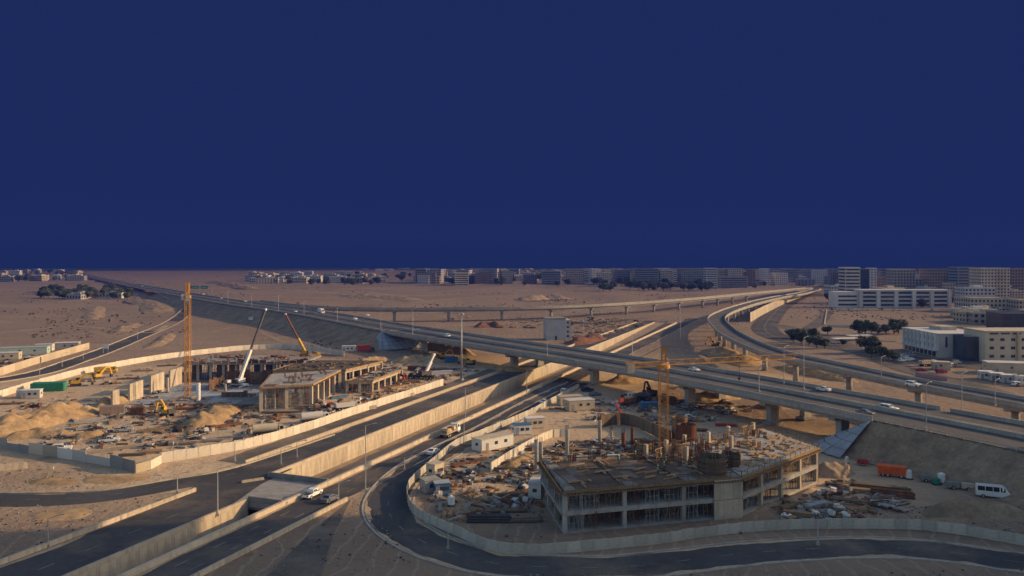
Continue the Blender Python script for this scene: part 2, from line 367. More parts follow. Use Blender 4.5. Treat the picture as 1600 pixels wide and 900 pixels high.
def build_ground():
    S, O = np.meshgrid(sv, ov, indexing='ij')
    X = -108 + S*U.x + O*NR.x; Y = S*U.y + O*NR.y
    D = np.full(X.shape, 1e9)
    for l in flat_lines: D = np.minimum(D, line_dist(X, Y, l, 3))
    mask = np.clip((D-9)/25.0, 0, 1)
    mask *= np.clip((np.hypot(X-35, Y-170)-48)/30, 0, 1)*0.9 + 0.1
    mask = np.where((X > 150) & (X < 520) & (Y > 290) & (Y < 830), 0, mask)
    so = np.where((O > -40) & (O < 14) & (S < 700), 0, 1); mask = mask*so
    Z = np.zeros(X.shape)
    far = np.clip((Y-350)/500, 0, 1)
    for i in range(X.shape[0]):
        for j in range(X.shape[1]):
            if mask[i, j] > 0.01:
                x, y = X[i, j], Y[i, j]
                h = mnoise.noise((x/18, y/18, 0))*0.42 + mnoise.noise((x/6.5, y/6.5, 3))*0.26 + far[i, j]*(mnoise.noise((x/90, y/90, 5))*2.6 + mnoise.noise((x/35, y/35, 7))*1.5 + mnoise.noise((x/16, y/16, 8))*.5)
                Z[i, j] = (h-0.12)*mask[i, j]
    Z = np.where(Y > 1500, Z*np.clip((2600-Y)/1100, 0, 1), Z)
    global GZ; GZ = Z
    ni, nj = X.shape; idx = np.arange(ni*nj).reshape(ni, nj)
    V = np.stack([X, Y, Z], -1).reshape(-1, 3)
    sc_ = (sv[:-1]+sv[1:])/2; oc = (ov[:-1]+ov[1:])/2
    F = []
    for i in range(ni-1):
        for j in range(nj-1):
            s, o = sc_[i], oc[j]
            if S0 < s < S1 and OB < o < 0: continue
            if S1 <= s < S3 and OW < o < 0: continue
            F.append((idx[i, j], idx[i, j+1], idx[i+1, j+1], idx[i+1, j]))
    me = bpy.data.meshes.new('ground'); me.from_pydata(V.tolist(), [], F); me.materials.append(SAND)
    me.polygons.foreach_set('use_smooth', [True]*len(me.polygons)); me.update()
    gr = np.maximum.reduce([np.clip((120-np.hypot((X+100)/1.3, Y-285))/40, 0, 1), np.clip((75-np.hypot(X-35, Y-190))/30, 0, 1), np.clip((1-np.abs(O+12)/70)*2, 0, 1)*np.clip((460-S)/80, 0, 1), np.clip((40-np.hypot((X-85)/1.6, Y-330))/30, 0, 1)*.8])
    gr = gr*np.clip((Y-150)/28, 0, 1)  # foreground shade put into ground colour: pale site tone faded out here
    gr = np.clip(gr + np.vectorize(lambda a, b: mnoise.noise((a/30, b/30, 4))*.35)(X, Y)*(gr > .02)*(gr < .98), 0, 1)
    at = me.attributes.new('graded_shade_mix', 'FLOAT', 'POINT'); at.data.foreach_set('value', gr.reshape(-1).astype(np.float32))
    tag(obj('ground', me), kind='structure')
build_ground()
def gz(x, y):
    s_, o_ = toSO(x, y); i = int(np.clip(np.searchsorted(sv, s_)-1, 0, len(sv)-2)); j = int(np.clip(np.searchsorted(ov, o_)-1, 0, len(ov)-2))
    a = min(max((s_-sv[i])/(sv[i+1]-sv[i]), 0), 1); b = min(max((o_-ov[j])/(ov[j+1]-ov[j]), 0), 1)
    return float((GZ[i, j]*(1-a)+GZ[i+1, j]*a)*(1-b) + (GZ[i, j+1]*(1-a)+GZ[i+1, j+1]*a)*b)
# a flat navy backdrop stands where the plain ends
k = 2 ** (-EXPOSURE)
NAVY = plain_emit('navy_sky', (0.0112*k, 0.0222*k, 0.1046*k))
tag(MB().box((0, 3310, 800), (6000, 20, 1640)).build('sky', NAVY), kind='structure')

# ------------------------------------------------------------------ trench (underpass) floor, walls
ss = list(np.arange(S0, S3+0.1, 10.0))
mb = MB(); A = []; B = []
for s in ss:
    A.append(P(s, OW if s > S1 else OB, floor_z(s))); B.append(P(s, 0, floor_z(s)))
tag(strip(mb, A, B).build('underpass_floor', mat('underpass_dust', (0.36, 0.265, 0.175), 0.95, 0.25, 0.1, 1.2, 0.3)), kind='structure')
mb = MB(); s_n = [s for s in ss if s > S1-30]
strip(mb, [P(s, -8.3, floor_z(s)+0.03) for s in s_n], [P(s, -0.5, floor_z(s)+0.03) for s in s_n])
tag(mb.build('underpass_road', ASPH2), kind='structure')
mb = MB(); s_n = [s for s in ss if s <= S1]
strip(mb, [P(s, OB+0.4, floor_z(s)+0.03) for s in s_n], [P(s, -0.5, floor_z(s)+0.03) for s in s_n])
tag(mb.build('underpass_road', ASPH), kind='structure')

def ret_wall(label, s0, s1, o, face, cap_h, cm=CONCL, step=4.0, cap_w=0.6, step_name='panel'):
    """retaining wall made of panels with a coping on top; face = +1 looks to +o"""
    t = thing('retaining_wall', label, 'retaining wall', P((s0+s1)/2, o))
    t.location = (0, 0, 0)
    s = s0; ang = math.atan2(U.y, U.x); cache = {}
    while s < s1-0.1:
        e = min(s+step, s1); zb = min(floor_z(s), floor_z(e)) - 0.6; key = (round(e-s, 2), round(zb, 1))
        if key not in cache:
            cache[key] = MB().box((0, 0, zb/2), (e-s-0.07, 0.5, -zb)).mesh('panel', cm)
        po = obj('panel', cache[key], t); c = P((s+e)/2, o-face*(0.25+random.uniform(0, 0.05))); po.location = c; po.rotation_euler = (0, 0, ang)
        s = e
    mb = MB(); pts = [P(x, o-face*0.2, 0) for x in np.linspace(s0, s1, max(2, int((s1-s0)/12)))]
    wall_mesh(mb, pts, cap_h, cap_w, 0.0); mb.build('coping', cm, t)
    return t
ret_wall('long sunlit concrete retaining wall on the left side of the underpass', S2, S3, OW, 1, 0.7)
ret_wall('low concrete retaining wall left of the dark underpass in the left foreground', S0, S1, OB, 1, 0.8)
# right side of trench
ret_wall('long pale parapet wall between the underpass and the road with cars', S0, S3, 0.0, -1, 0.95, cap_w=0.7)
# barrier lines
def barrier(label, pts, h, t, m=CONCL, step=6.0):
    th = thing('concrete_barrier', label, 'barrier')
    panels(th, pts, step, h, t, m, 'barrier_segment', 0.05, 0.02)
    return th
barrier('low pale concrete barrier between the left frontage road and the service track', [P(s, OF) for s in np.arange(196, 640, 10)], 0.9, 0.5)
barrier('low pale barrier on the left edge of the left foreground road', [P(s, OA) for s in np.arange(30, 184, 7)], 0.85, 0.5)
barrier('low pale barrier right of the road with cars, ending at the gore', [P(s, OE) for s in np.arange(60, 181, 6)], 0.8, 0.5)
# roads beside the trench
ribbon('frontage_road', fr_left, 6.0, 5.8, ASPH, 0.03)
ribbon('frontage_road', fr_sw, 6.9, 6.9, ASPH, 0.036)
ribbon('main_road', fr_main, 4.5, 5.0, ASPH, 0.03)
ribbon('service_track', svc, 2.6, 4.2, ASPH2, 0.03)
mb = MB()
dashes(mb, [P(s, 3.6, 0.034) for s in range(20, 700, 10)], 9.0, 3.0, 0.16, 0.004)
dashes(mb, [P(s, 7.0, 0.034) for s in range(20, 700, 10)], 9.0, 3.0, 0.16, 0.004)
for q in (0.9, 9.9): strip(mb, [P(s, q, 0.038) for s in range(20, 700, 10)], [P(s, q+0.16, 0.038) for s in range(20, 700, 10)])
dashes(mb, [P(s, -22, 0.034) for s in range(190, 660, 10)], 9.0, 3.0, 0.16, 0.004)
for q in (-27.4, -16.9): strip(mb, [P(s, q, 0.038) for s in range(190, 660, 10)], [P(s, q+0.16, 0.038) for s in range(190, 660, 10)])
dashes(mb, [P(s, -15.6, 0.034) for s in range(20, 166, 6)], 9.0, 3.0, 0.16, 0.004)
tag(mb.build('lane_marking', LINE), kind='structure')
# cross slab over the trench
t = thing('cross_slab', 'small flat concrete bridge slab crossing the underpass beside parked cars', 'bridge', P((S1+S2)/2, -8))
t.location = (0, 0, 0); ang = math.atan2(U.y, U.x)
c = P((S1+S2)/2, (OW-0.6)/2)
MB().box((c.x, c.y, -0.45), (S2-S1, 17.3, 0.9), ang).build('deck', CONC, t)
for s, lab in ((S2-0.3, 1), (S1+0.3, 0)):
    a = P(s, OW); c = P(s, OW/2 if lab else OB/2); wd = 15.6 if lab else 8.2
    MB().box((c.x, c.y, 0.6), (0.45, wd, 1.14), ang).build('parapet', CONCD, t)
    MB().box((c.x, c.y, -0.75), (0.3, wd, 1.4), ang).build('edge_beam', CONCD, t)

# ------------------------------------------------------------------ embankments (one height field per side)
def embank(name, A, Bz, x0, x1, y0, y1, step, run, m, paved=None, ztop=None):
    xs = np.arange(x0, x1+0.1, step); ys = np.arange(y0, y1+0.1, step)
    X, Y = np.meshgrid(xs, ys, indexing='ij')
    poly = [(p.x, p.y) for p in A] + [(p.x, p.y) for p in reversed(Bz)]
    D = np.full(X.shape, 1e9); inside = np.zeros(X.shape, bool)
    for (ax, ay), (bx, by) in zip(poly, poly[1:]+poly[:1]):
        dx, dy = bx-ax, by-ay; L2 = dx*dx+dy*dy+1e-9
        tt = np.clip(((X-ax)*dx+(Y-ay)*dy)/L2, 0, 1); D = np.minimum(D, np.hypot(X-ax-tt*dx, Y-ay-tt*dy))
        cond = ((ay > Y) != (by > Y)); xi = ax + (Y-ay)*dx/np.where(abs(dy) < 1e-9, 1e-9, dy)
        inside ^= cond & (X < xi)
    mid = [(a+b)/2 for a, b in zip(A, Bz)]
    top = np.zeros(X.shape); best = np.full(X.shape, 1e9)
    for p in mid[::2]:
        d = (X-p.x)**2 + (Y-p.y)**2; top = np.where(d < best, p.z-0.12, top); best = np.minimum(best, d)
    slope = 8.4/run
    Z = np.where(inside, top, top - D*slope)
    nz = np.vectorize(lambda a, b: mnoise.noise((a/4, b/4, 1))*0.25 + mnoise.noise((a/14, b/14, 2))*0.4)(X, Y)
    Z = np.where(inside, Z, Z + nz*np.clip(D/3, 0, 1)); Z = np.maximum(Z, -0.5)
    ni, nj = X.shape; idx = np.arange(ni*nj).reshape(ni, nj); V = np.stack([X, Y, Z], -1).reshape(-1, 3).tolist()
    F = [(idx[i, j], idx[i+1, j], idx[i+1, j+1], idx[i, j+1]) for i in range(ni-1) for j in range(nj-1) if max(Z[i, j], Z[i+1, j], Z[i, j+1], Z[i+1, j+1]) > -0.45]
    me = bpy.data.meshes.new(name); me.from_pydata(V, [], F); me.materials.append(m)
    me.polygons.foreach_set('use_smooth', [True]*len(me.polygons)); me.update()
    tag(obj(name, me), kind='structure')
RA = NE[:iR+1]; RB = offs(NE, WTOT)[:iR+1]
embank('embankment', RA, RB, 62, 195, 20, 250, 1.5, 9.5, SOIL)
iF = nidx(-422, 963)
embank('embankment', NE[iL:iF+1], offs(NE, WTOT)[iL:iF+1], -480, -30, 395, 1010, 3.0, 20.0, SOIL)
# paved abutment aprons made of sloping concrete slabs
def apron(label, corner, along, side, h, run, n_i, n_j, width, wrap):
    t = thing('paved_apron', label, 'apron'); sl = (run*run + h*h)**0.5
    k = 0
    for (base, dirv, wv, wd, fan) in ((corner, along, side, width, False),):
        for i in range(n_i):
            for j in range(n_j):
                a0, a1 = i/n_i, (i+1)/n_i; b0, b1 = j/n_j, (j+1)/n_j
                def q(a, b): return base + wv*(wd*b) + dirv*(run*1.4*a) + Vector((0, 0, h*(1-a)))
                mb = MB(); g = 0.012; pts = [q(a0+g, b0+g), q(a1-g, b0+g), q(a1-g, b1-g), q(a0+g, b1-g)]
                up = Vector((0, 0, 0.22)); n = len(mb.v)
                mb.v += [tuple(p) for p in pts] + [tuple(p+up) for p in pts]
                mb.f += [(3, 2, 1, 0), (4, 5, 6, 7), (0, 1, 5, 4), (1, 2, 6, 5), (2, 3, 7, 6), (3, 0, 4, 7)]
                mb.build('slab', PAVED, t)
    # cone quarter
    if wrap:
        for i in range(n_i):
            for j in range(4):
                def q(a, b):
                    ang_ = b*math.pi/2; d = along*math.cos(ang_) - side*math.sin(ang_)
                    return corner + along*(run*1.4*a*math.cos(ang_)) - side*(run*a*math.sin(ang_)) + Vector((0, 0, h*(1-a)))
                a0, a1 = i/n_i+0.01, (i+1)/n_i-0.01; b0, b1 = j/4*wrap+0.008, (j+1)/4*wrap-0.008
                pts = [q(a0, b0), q(a1, b0), q(a1, b1), q(a0, b1)]; up = Vector((0, 0, 0.24)); mb = MB()
                mb.v += [tuple(p) for p in pts] + [tuple(p+up) for p in pts]
                mb.f += [(3, 2, 1, 0), (4, 5, 6, 7), (0, 1, 5, 4), (1, 2, 6, 5), (2, 3, 7, 6), (3, 0, 4, 7)]
                mb.build('slab', PAVED, t)
dR = (NE[iR+1]-NE[iR]); dR.z = 0; dR.normalize(); nR_ = Vector((-dR.y, dR.x, 0)) * -1
if nR_.x < 0: nR_ = -nR_
apron('blue-grey paved slope under the right end of the viaduct', Vector((NE[iR].x, NE[iR].y, 0.25)) - nR_*0.8, dR, nR_, 8.1, 11.0, 5, 8, WTOT, 1.0)
dL = (NE[iL-1]-NE[iL]); dL.z = 0; dL.normalize(); nL_ = Vector((-dL.y, dL.x, 0))
if nL_.x < 0: nL_ = -nL_
apron('grey paved slope under the left end of the viaduct beside the dark embankment', Vector((NE[iL].x, NE[iL].y, 0.35)), dL, nL_, 8.2, 15.0, 5, 8, WTOT, 0.7)

# ------------------------------------------------------------------ roads on grade
ribbon('ramp_road', ramp_right, 4.6, 4.6, ASPH, 0.045)
for d, lab in ((-5.0, 'outer'), (5.0, 'inner')):
    tag(wall_mesh(MB(), offs(ramp_right, d), 0.16, 0.35).build('kerb', CONC), kind='structure')
ribbon('side_road', road_left, 4.6, 4.6, ASPH, 0.05)
tag(wall_mesh(MB(), offs(road_left, -4.1), 0.35, 0.6).build('kerb', CONCL), kind='structure')
ribbon('ramp_road', west_ramp, 5.2, 5.2, ASPH, 0.06)
tag(wall_mesh(MB(), offs(west_ramp, 5.6), 0.3, 0.4).build('kerb', CONCL), kind='structure')
tag(wall_mesh(MB(), offs(west_ramp, -5.6), 0.3, 0.4).build('kerb', CONCL), kind='structure')
ribbon('side_track', west_track, 3.0, 3.0, ASPH2, 0.05)
ribbon('city_road', city_road, 9.0, 9.0, ASPH, 0.06)
ribbon('city_road', city_road2, 6.0, 6.0, ASPH2, 0.10)
mb = MB(); dashes(mb, offs(city_road, 4.5), 12, 4, 0.3, 0.066); dashes(mb, offs(city_road, -4.5), 12, 4, 0.3, 0.066); strip(mb, offs(city_road, -0.25, 0.07), offs(city_road, 0.25, 0.07)); tag(mb.build('lane_marking', LINE), kind='structure')
mb = MB()
for l, d in ((ramp_right, 0), (road_left, 0), (west_ramp, 0)): dashes(mb, offs(l, d), 8, 2.6, 0.16, 0.067)
for l in (ramp_right, west_ramp):
    for d in (-4.2, 4.2): strip(mb, offs(l, d-0.08, 0.066), offs(l, d+0.08, 0.066))
tag(mb.build('lane_marking', LINE), kind='structure')
TRACK = mat('dirt_track', (0.36, 0.265, 0.185), 0.95, 0.25, 0.08, 0.8, 0.3, spec=0.1)
for ln_, wd in tracks: ribbon('dirt_track', ln_, wd, wd, TRACK, 0.09)
# triangular asphalt gore at the ramp split
mb = MB(); q = [P(181, 10.6, 0.06), P(160, 15, 0.06), P(128, 24, 0.06), P(120, 30, 0.06), P(135, 33, 0.06), P(160, 20, 0.06)]
mb.v += [tuple(a) for a in q]; mb.f.append(tuple(range(len(q)))); tag(mb.build('gore_paving', ASPH2), kind='structure')

# blown sand lying along the road edges, with an uneven inner border
DRIFT = mat('blown_sand', (0.44, 0.32, 0.205), 0.95, 0.25, 0.3, 2.0, 0.4, spec=0.1)
mb = MB()
def drift(pts, d, inward, seed, zz):
    pts = [p for a, b in zip(pts, pts[1:]) for p in (a, a.lerp(b, .33), a.lerp(b, .67))] + [pts[-1]]
    A = offs(pts, d, zz); B = offs(pts, d, zz)
    for i, p in enumerate(pts):
        w_ = max(.05, .55 + mnoise.noise((p.x/7, p.y/7, seed))*1.1 + mnoise.noise((p.x/2.2, p.y/2.2, seed))*.5)
        q = offs(pts[max(i-1, 0):i+2], d+inward*w_, zz)[min(i, 1)]; B[i] = q
    strip(mb, A, B)
drift(fr_sw[:-9], -6.9, 1, 1, .052); drift(fr_sw[:-9], 6.9, -1, 2, .052); drift(fr_left, -6.0, 1, 3, .046); drift(fr_left, 5.8, -1, 4, .046)
drift(fr_main, -4.5, 1, 5, .046); drift(fr_main, 5.0, -1, 6, .046); drift(road_left[:-18], -4.6, 1, 7, .072); drift(road_left[:-24], 4.6, -1, 8, .072)
drift(ramp_right[22:], -4.6, 1, 9, .075); drift(ramp_right, 4.6, -1, 10, .075); drift(west_ramp, -5.2, 1, 11, .085); drift(west_ramp, 5.2, -1, 12, .085); drift(svc, -2.6, 1, 13, .046); drift(svc, 4.2, -1, 14, .046)
tag(mb.build('sand_drift', DRIFT), 'thin pale sand blown along the road edges', 'sand', kind='stuff')
# ------------------------------------------------------------------ highway and viaducts
def seg(pts, a, b): return pts[a:b+1]
for nm, d0, d1 in (('highway', 0.35, 12.6), ('highway', 14.0, WTOT-0.35)):
    mb = MB(); strip(mb, offs(NE, d0, 0.0), offs(NE, d1, 0.0)); tag(mb.build(nm, DECKA), kind='structure')
mb = MB()
for d in (4.3, 8.3, 18.2, 22.6): dashes(mb, offs(NE, d), 12, 4, 0.2, 0.006)
for d in (0.9, 12.1, 14.5, WTOT-0.9): strip(mb, offs(NE, d-0.09, 0.007), offs(NE, d+0.09, 0.007))
tag(mb.build('lane_marking', LINE), kind='structure')
# barriers along the highway
iB0 = nidx(-640, 1310)
def parapet(parent, pts, h, t, m, step, name='parapet'):
    me = {}
    for p, a in walk(pts, step):
        if not me: me[0] = MB().box((0, 0, h/2), (step-0.05, t, h)).box((0, 0, h+0.05), (step-0.05, t*1.35, 0.12)).mesh(name, m)
        o = obj(name, me[0], parent); o.location = p; o.rotation_euler = (0, 0, a)
vd = thing('viaduct', 'long grey concrete highway viaduct crossing over the underpass', 'viaduct')
NEb = seg(NE, iR, iL)
GIRD = CONC
for d0, d1 in ((0.0, 12.9), (13.7, WTOT)):
    mb = MB(); strip(mb, offs(NEb, d0, -0.02), offs(NEb, d1, -0.02), 0.45); mb.build('deck', CONC, vd)
    mb = MB(); strip(mb, offs(NEb, d0+1.6, -0.46), offs(NEb, d1-1.6, -0.46), 1.35); mb.build('girder', CONC, vd)
for d in (0.15, 12.75, 13.85, WTOT-0.15): parapet(vd, offs(NEb, d), 1.0, 0.28, CONC, 8.0)
# fascia along the near edge
mb = MB(); strip(mb, offs(NEb, -0.12, 0.25), offs(NEb, -0.004, 0.25), 1.0); mb.build('fascia', CONC, vd)
for px in (640, 782, 918, 1050, 1172, 1285):
    i = min(range(len(NEb)), key=lambda i: abs(800+NEb[i].x*FPX/NEb[i].y - px))
    p = NEb[i]; tdir = (NEb[min(i+1, len(NEb)-1)]-NEb[max(i-1, 0)]); a = math.atan2(tdir.y, tdir.x); n = Vector((tdir.y, -tdir.x, 0)).normalized()
    for d in (6.4, 20.7):
        c = p + n*d
        MB().box((c.x, c.y, 3.0), (1.9, 3.2, 7.2), a).build('pier', CONC, vd)
        MB().box((c.x, c.y, 6.15), (2.1, 8.6, 1.0), a).build('pier_cap', CONC, vd)
        MB().box((c.x, c.y, 0.25), (3.4, 5.0, 0.7), a).build('footing', CONCD, vd)
for i, lab in ((iL, 0), (iR, 1)):
    p = NE[i]; tdir = NE[i+1]-NE[i-1]; a = math.atan2(tdir.y, tdir.x); n = Vector((tdir.y, -tdir.x, 0)).normalized(); c = p + n*(WTOT/2)
    MB().box((c.x, c.y, 6.4), (1.6, WTOT+0.6, 3.2), a).build('abutment', CONC, vd)
# barriers on the embanked parts
hb = thing('highway_barrier', 'concrete median and edge barriers along the highway left of the viaduct', 'barrier')
for d in (0.15, 13.3, WTOT-0.15): parapet(hb, offs(seg(NE, iL, iB0), d), 0.8, 0.4, CONC, 10.0, 'barrier_segment')
hb = thing('highway_barrier', 'concrete median barriers along the highway at the right edge of the picture', 'barrier')
for d in (12.75, 13.85, WTOT-0.15): parapet(hb, offs(seg(NE, 0, iR), d), 0.95, 0.35, CONC, 8.0, 'barrier_segment')
hg = thing('guard_rail', 'low steel guard rail along the top of the right embankment', 'guard rail')
gl = offs(seg(NE, 0, iR), 0.2); wall_mesh(MB(), gl, 0.3, 0.08, 0.45).build('rail', STEEL, hg)
for p, a in walk(gl, 4.0): MB().box((p.x, p.y, p.z+0.3), (0.12, 0.12, 0.7), a).build('post', STEEL, hg)

def elevated(name, label, pts, width, m_deck, piers, thick=1.3, ph=0.95):
    t = thing(name, label, 'viaduct')
    B = offs(pts, width)
    mb = MB(); strip(mb, offs(pts, 0.3), offs(pts, width-0.3)); mb.build('road_surface', m_deck, t)
    mb = MB(); strip(mb, offs(pts, 0, -0.02), offs(pts, width, -0.02), 0.4); mb.build('deck', CONC, t)
    mb = MB(); strip(mb, offs(pts, 1.6, -0.41), offs(pts, width-1.6, -0.41), thick); mb.build('girder', CONC, t)
    for d in (0.15, width-0.15): parapet(t, offs(pts, d), ph, 0.28, CONC, 7.0)
    mb = MB(); 
    for d in (0.8, width-0.8): strip(mb, offs(pts, d-0.08, 0.006), offs(pts, d+0.08, 0.006))
    dashes(mb, offs(pts, width/2), 12, 4, 0.2, 0.006); mb.build('lane_line', LINE, t)
    for i in piers:
        p = pts[i]; td = pts[min(i+1, len(pts)-1)]-pts[i-1]; a = math.atan2(td.y, td.x); n = Vector((td.y, -td.x, 0)).normalized(); c = p + n*(width/2)
        zt = p.z - 0.42 - thick
        MB().tube((c.x, c.y, -0.4), (c.x, c.y, zt-0.8), 1.1, k=14).build('pier', CONC, t, True)
        MB().box((c.x, c.y, zt-0.4), (2.2, width*0.62, 0.85), a).build('pier_cap', CONC, t)
    return t
# offs() shifts right of travel: loop_out runs far -> near so its right side is to the west; reverse
loop_r = list(reversed(loop_out))
ip = [i for i in range(len(loop_r)) if loop_r[i].y > 215 and loop_r[i].y < 760]
elevated('loop_ramp', 'curving elevated loop ramp with grey parapets at the right', loop_r, 11.0, DECKA, ip[2::5])
fly2 = list(reversed(fly2))
elevated('flyover', 'thin straight flyover on slim piers beyond the main viaduct', fly2, 9.5, ASPH2, [i for i in range(len(fly2)) if -110 < fly2[i].x < 260][::5])

# ------------------------------------------------------------------ site fences
def fence(label, pts, h, step, m=HOARD, posts=True, jit=0.12, skip=()):
    t = thing('site_fence', label, 'fence'); panels(t, pts, step, h, 0.09, m, 'panel', 0.07, jit, -0.05, rib=posts); return t
fence('white panel fence along the frontage road in front of the left building site', smooth_pts([G(252, 724), G(330, 711), G(400, 697), G(487, 671), G(550, 649), G(650, 616), G(690, 603)], 3), 2.6, 3.0)
fence('long white panel fence behind the left building site beside the side track', smooth_pts(GP((-60, 640), (0, 621), (60, 603), (125, 585), (180, 574), (250, 562), (330, 552), (400, 546), (470, 546), (535, 556)), 4), 2.6, 4.0)
fence('white panel fence curving round the right building site above the ramp road', smooth_pts(GP((905, 606), (837, 644), (800, 661), (755, 680), (712, 698), (662, 740), (640, 762), (637, 785), (652, 808), (705, 833), (800, 866), (1000, 853), (1100, 839), (1200, 829), (1300, 826), (1450, 829), (1600, 853), (1720, 880)), 2), 1.9, 2.4, mat('shade_toned_hoarding', (0.45, 0.415, 0.36), .75, .2, .35, 3., .08, rnd=.14))  # white panels darkened in colour to carry the foreground shade
fence('short inner row of white panels between the site cabins and the column field', smooth_pts(GP((766, 738), (790, 722), (815, 707), (838, 694), (862, 684), (885, 682)), 2), 2.2, 2.2)
bw = thing('boundary_wall', 'beige boundary wall at the left edge beside the curving ramp road', 'wall')
panels(bw, smooth_pts(GP((-80, 612), (0, 587), (60, 568), (136, 546)), 4), 6.0, 3.4, 0.4, TAN, 'wall_panel', 0.04)
# mixed hoarding at lower left
hp = GP((-60, 697), (0, 700), (12, 702), (45, 708), (90, 715), (135, 722), (172, 729), (212, 739), (235, 733), (252, 724))
hm = [PALE, CONC, GREYR, CREAM, PALE, PALE, GREYR, TAN, HOARD]
t = thing('site_hoarding', 'patchy grey and white hoarding at the lower left corner of the left building site', 'fence')
for i, (a, b) in enumerate(zip(hp, hp[1:])):
    L = (b-a).length; n = max(1, int(L/4)); an = math.atan2(b.y-a.y, b.x-a.x)
    for j in range(n):
        p = a.lerp(b, (j+0.5)/n); hh = 2.4 + 0.5*math.sin(i*2.3) + random.uniform(-.15, .15)
        o = MB().box((0, 0, hh/2-0.05), (L/n-0.08, 0.12, hh)).build('panel', hm[i % len(hm)], t); o.location = p; o.rotation_euler = (0, 0, an + random.uniform(-.05, .05))
# ------------------------------------------------------------------ street lamps
def lamp_proto(h, double):
    t = thing('street_lamp', 'x', 'street lamp')
    MB().tube((0, 0, -0.1), (0, 0, h), 0.15, 0.085, 8).build('pole', STEEL, t)
    MB().box((0, 0, 0.25), (0.5, 0.5, 0.5)).build('plinth', CONC, t)
    for sg in ((-1, 1) if double else (1,)):
        MB().bar((0, 0, h-0.05), (sg*1.7, 0, h+0.35), 0.09).build('arm', STEEL, t)
        MB().box((sg*2.0, 0, h+0.36), (0.8, 0.3, 0.14)).build('lamp_head', STEEL, t)
    return t
LP = {}
def lamp(px, py, z, ptop, rz, label, double=False, h=None):
    p = G(px, py, z); hh = h or round((py-ptop)*p.y/FPX); key = (hh, double)
    first = key not in LP
    if first: LP[key] = lamp_proto(hh, double)
    place(LP[key], not first, p, rz, label, 'street lamps beside the roads')
aU = math.atan2(U.y, U.x)
for a in [
    (340, 806, 0, 731, 0.4, 'tall street lamp on the median of the left foreground road'),
    (277, 771, 0, 745, 0.3, 'short street lamp on sand beside the tip of the left foreground barrier'),
    (571, 768, 0, 668, 0.3, 'tallest street lamp behind the grey sedan on the road with cars'),
    (529, 786, 0, 752, 0.3, 'short street lamp on the barrier in front of the grey sedan'),
    (632, 735, 0, 714, 0.2, 'short street lamp at the start of the dark ramp curve'),
    (725, 694, 0, 655, 0.2, 'street lamp beside the white sedan on the main road'),
    (727, 657, 0, 607, 0.2, 'street lamp rising in front of the sunlit underpass wall'),
    (464, 716, 0, 690, 0.2, 'short street lamp beside the frontage road left of the underpass'),
    (439, 727, 0, 700, 0.2, 'short street lamp at the near end of the sunlit underpass wall'),
    (367, 722, 0, 690, 0.2, 'street lamp on the sandy verge below the left site fence'),
    (700, 858, 0, 816, 0.4, 'street lamp on the outer kerb of the dark ramp curve in the foreground'),
    (1278, 852, 0, 818, 0.4, 'street lamp beside the foreground ramp below the timber yard'),
    (75, 855, 0, 808, 0.4, 'street lamp on the shaded sand in the left foreground corner'),
    (823, 618, 0, 577, 0.2, 'street lamp in front of the viaduct where it crosses the underpass'),
    (1447, 672, 8.5, 598, 0.6, 'street lamp at the top of the right embankment'),
    (1256, 608, 8.5, 527, 0.6, 'tallest street lamp on the viaduct median at the right'),
    (1186, 612, 8.5, 570, 0.6, 'short street lamp on the near parapet of the viaduct right of the crane'),
    (1225, 600, 8.5, 541, 0.6, 'street lamp on the far edge of the viaduct behind the tallest one'),
    (1503, 642, 8.5, 583, 0.6, 'street lamp on the far carriageway near the right edge, left one of two'),
    (1555, 634, 8.5, 592, 0.6, 'street lamp nearest the right edge on the far carriageway'),
    (1377, 596, 8.5, 560, 0.6, 'street lamp on the loop ramp below the white fin-fronted building'),
    (855, 556, 8.5, 532, 0.6, 'street lamp on the near parapet of the viaduct in front of the grey cabin'),
    (988, 556, 8.5, 522, 0.6, 'street lamp on the viaduct just left of the orange crane jib'),
    (645, 524, 8.5, 483, 0.6, 'street lamp on the viaduct near its left end, tallest of its row'),
    (595, 513, 8.5, 481, 0.6, 'street lamp at the left end of the viaduct above the paved slope'),
    (527, 502, 8.5, 480, 0.6, 'street lamp on the highway edge just right of the white lorry'),
    (475, 494, 8.5, 472, 0.6, 'street lamp on the highway edge just left of the white lorry'),
    (435, 487, 8.5, 462, 0.6, 'street lamp on the highway edge above the leaning dark crane boom'),
    (393, 480, 8.5, 458, 0.6, 'street lamp on the highway left of the dark crane boom'),
    (356, 475, 8.5, 453, 0.6, 'street lamp on the highway right of the green gantry sign'),
    (1063, 530, 0, 480, 0.4, 'street lamp beside the far end of the underpass road'),
    (1108, 512, 0, 478, 0.4, 'street lamp beside the loop ramp where it turns'),
    (912, 535, 0, 500, 0.4, 'street lamp beside the red rubbish heap behind the viaduct'),
    (62, 597, 0, 570, 0.2, 'street lamp beside the curving ramp road at the left edge'),
    (97, 573, 0, 552, 0.2, 'second street lamp along the curving ramp road from the left edge'),
    (130, 561, 0, 545, 0.2, 'third street lamp along the curving ramp road from the left edge'),
    (215, 530, 0, 515, 0.2, 'fourth street lamp along the curving ramp road from the left edge'),
    (806, 468, 0, 440, 0.2, 'lone lattice-thin lamp post standing on the far sandy plain'),
]: lamp(*a)
